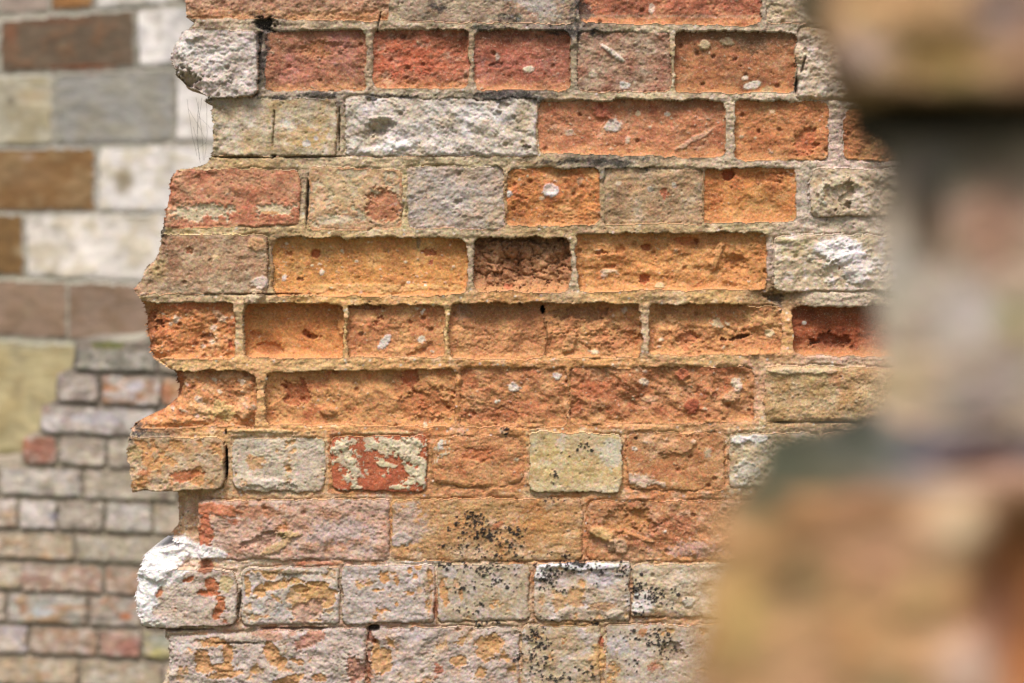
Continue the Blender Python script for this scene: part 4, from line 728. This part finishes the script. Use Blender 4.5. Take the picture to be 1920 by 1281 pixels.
# ---- the near wall carries on down to the ground, out of the frame
def box_mesh(x0, x1, y0, y1, z0, z1):
    V = np.array([(x, y, z) for z in (z0, z1) for x, y in ((x0, y0), (x1, y0), (x1, y1), (x0, y1))])
    return V, np.array([(3, 2, 1, 0), (4, 5, 6, 7), (0, 1, 5, 4), (1, 2, 6, 5), (2, 3, 7, 6), (3, 0, 4, 7)])
fgw = bpy.data.objects['near_wall_end']
zf = ZC-(2210-HZ)*S*.25; V, Q = box_mesh((1345-960)*S*.25, (3690-960)*S*.25, FD-D0+.012, FD-D0+.09, 0, zf)
mesh_obj('footing', V, Q, np.tile(L(176,140,100), (8, 1)), M_FG, fgw)

# ================================================================== cobwebs and ground
def strands(name, label, lines, r=.00016, col=(92, 88, 80)):
    V = []; Q = []
    for ln in lines:
        base = len(V)
        for p in ln:
            for k in range(3):
                t = 2*math.pi*k/3; V.append((p[0]+r*math.cos(t), p[1]+r*math.sin(t), p[2]))
        for i in range(len(ln)-1):
            for k in range(3):
                a_ = base+3*i+k; b_ = base+3*i+(k+1) % 3; Q.append((a_, b_, b_+3, a_+3))
    V = np.array(V); m = surface_mat(name+'_silk', 1, .1, 0); o = mesh_obj(name, V, np.array(Q), np.tile(L(*col), (len(V), 1)), m, None, label)
    o['category'] = 'cobweb'; return o
def W3(px, py, y): return ((px-960)*S, y, ZC-(py-HZ)*S)
rw = random.Random(4); lines = []
def web(p, q, y0, y1, sag=2, n=10):
    out = []
    for i in range(n+1):
        t = i/n; out.append(W3(p[0]+(q[0]-p[0])*t+sag*math.sin(math.pi*t)+rw.uniform(-.7, .7), p[1]+(q[1]-p[1])*t+rw.uniform(-.6, .6), y0+(y1-y0)*t))
    return out
for p, q, sg in [((350,186),(366,292),-2),((366,182),(378,300),3),((372,190),(372,306),-4),((386,192),(380,300),3),((352,204),(382,260),1),((362,238),(372,300),1),((378,182),(366,250),-1),((364,282),(388,262),1),((358,300),(392,292),0),((368,215),(392,240),0)]:
    lines.append(web(p, q, .004, .012, sg))
strands('cobweb', 'fine cobweb hanging under the pale lump at the broken end', lines)
lines = []
for i in range(26):
    a0 = rw.uniform(0, 6.28); r0 = rw.uniform(2, 15); cx_, cy_ = 866+rw.uniform(-8, 8), 582+rw.uniform(-14, 18)
    lines.append(web((cx_, cy_), (cx_+r0*math.cos(a0), cy_+r0*1.3*math.sin(a0)), .002, .004, rw.uniform(-3, 3), 6))
lines += [web((846,572),(912,566), -.002, .002, 2), web((858,572),(900,590), .0, .004, 1), web((876,520),(874,575), -.003, .0, -2)]
strands('cobweb', 'grey wispy cobweb tuft in the upper corner of a recessed brick', lines, .00014, (150,136,120))
lines = [web((928,478),(962,452), .006, -.001, 1), web((920,476),(950,450), .006, -.001, -1), web((980,452),(972,480), .006, .008, 1)]
strands('cobweb', 'single threads strung across the cracked brown brick', lines, .00013, (170,160,146))
# ground
g = bpy.data.materials.new('trodden_grass'); g.use_nodes = True; N = g.node_tree.nodes
nz = N.new('ShaderNodeTexNoise'); nz.inputs['Scale'].default_value = 3; nz.inputs['Detail'].default_value = 8
cr_ = N.new('ShaderNodeValToRGB'); cr_.color_ramp.elements[0].color = (.06, .08, .03, 1); cr_.color_ramp.elements[1].color = (.20, .17, .11, 1)
g.node_tree.links.new(nz.outputs[0], cr_.inputs[0]); g.node_tree.links.new(cr_.outputs[0], N['Principled BSDF'].inputs['Base Color']); N['Principled BSDF'].inputs['Roughness'].default_value = .95
me = bpy.data.meshes.new('ground'); nG = 40; vs = []
for i in range(nG+1):
    for j in range(nG+1):
        x = (i/nG-.5)*2; y = (j/nG-.5)*2; x = x*abs(x)*150; y = y*abs(y)*150
        vs.append((x, y, -.01+.02*math.sin(x*3.1+y*1.7)*math.cos(y*2.3) if abs(x) < 20 and abs(y) < 20 else 0))
me.from_pydata(vs, [], [(i*(nG+1)+j, (i+1)*(nG+1)+j, (i+1)*(nG+1)+j+1, i*(nG+1)+j+1) for i in range(nG) for j in range(nG)])
me.materials.append(g); go = bpy.data.objects.new('ground', me); link(go); go['kind'] = 'structure'; go['label'] = 'trodden grass ground at the foot of the walls'
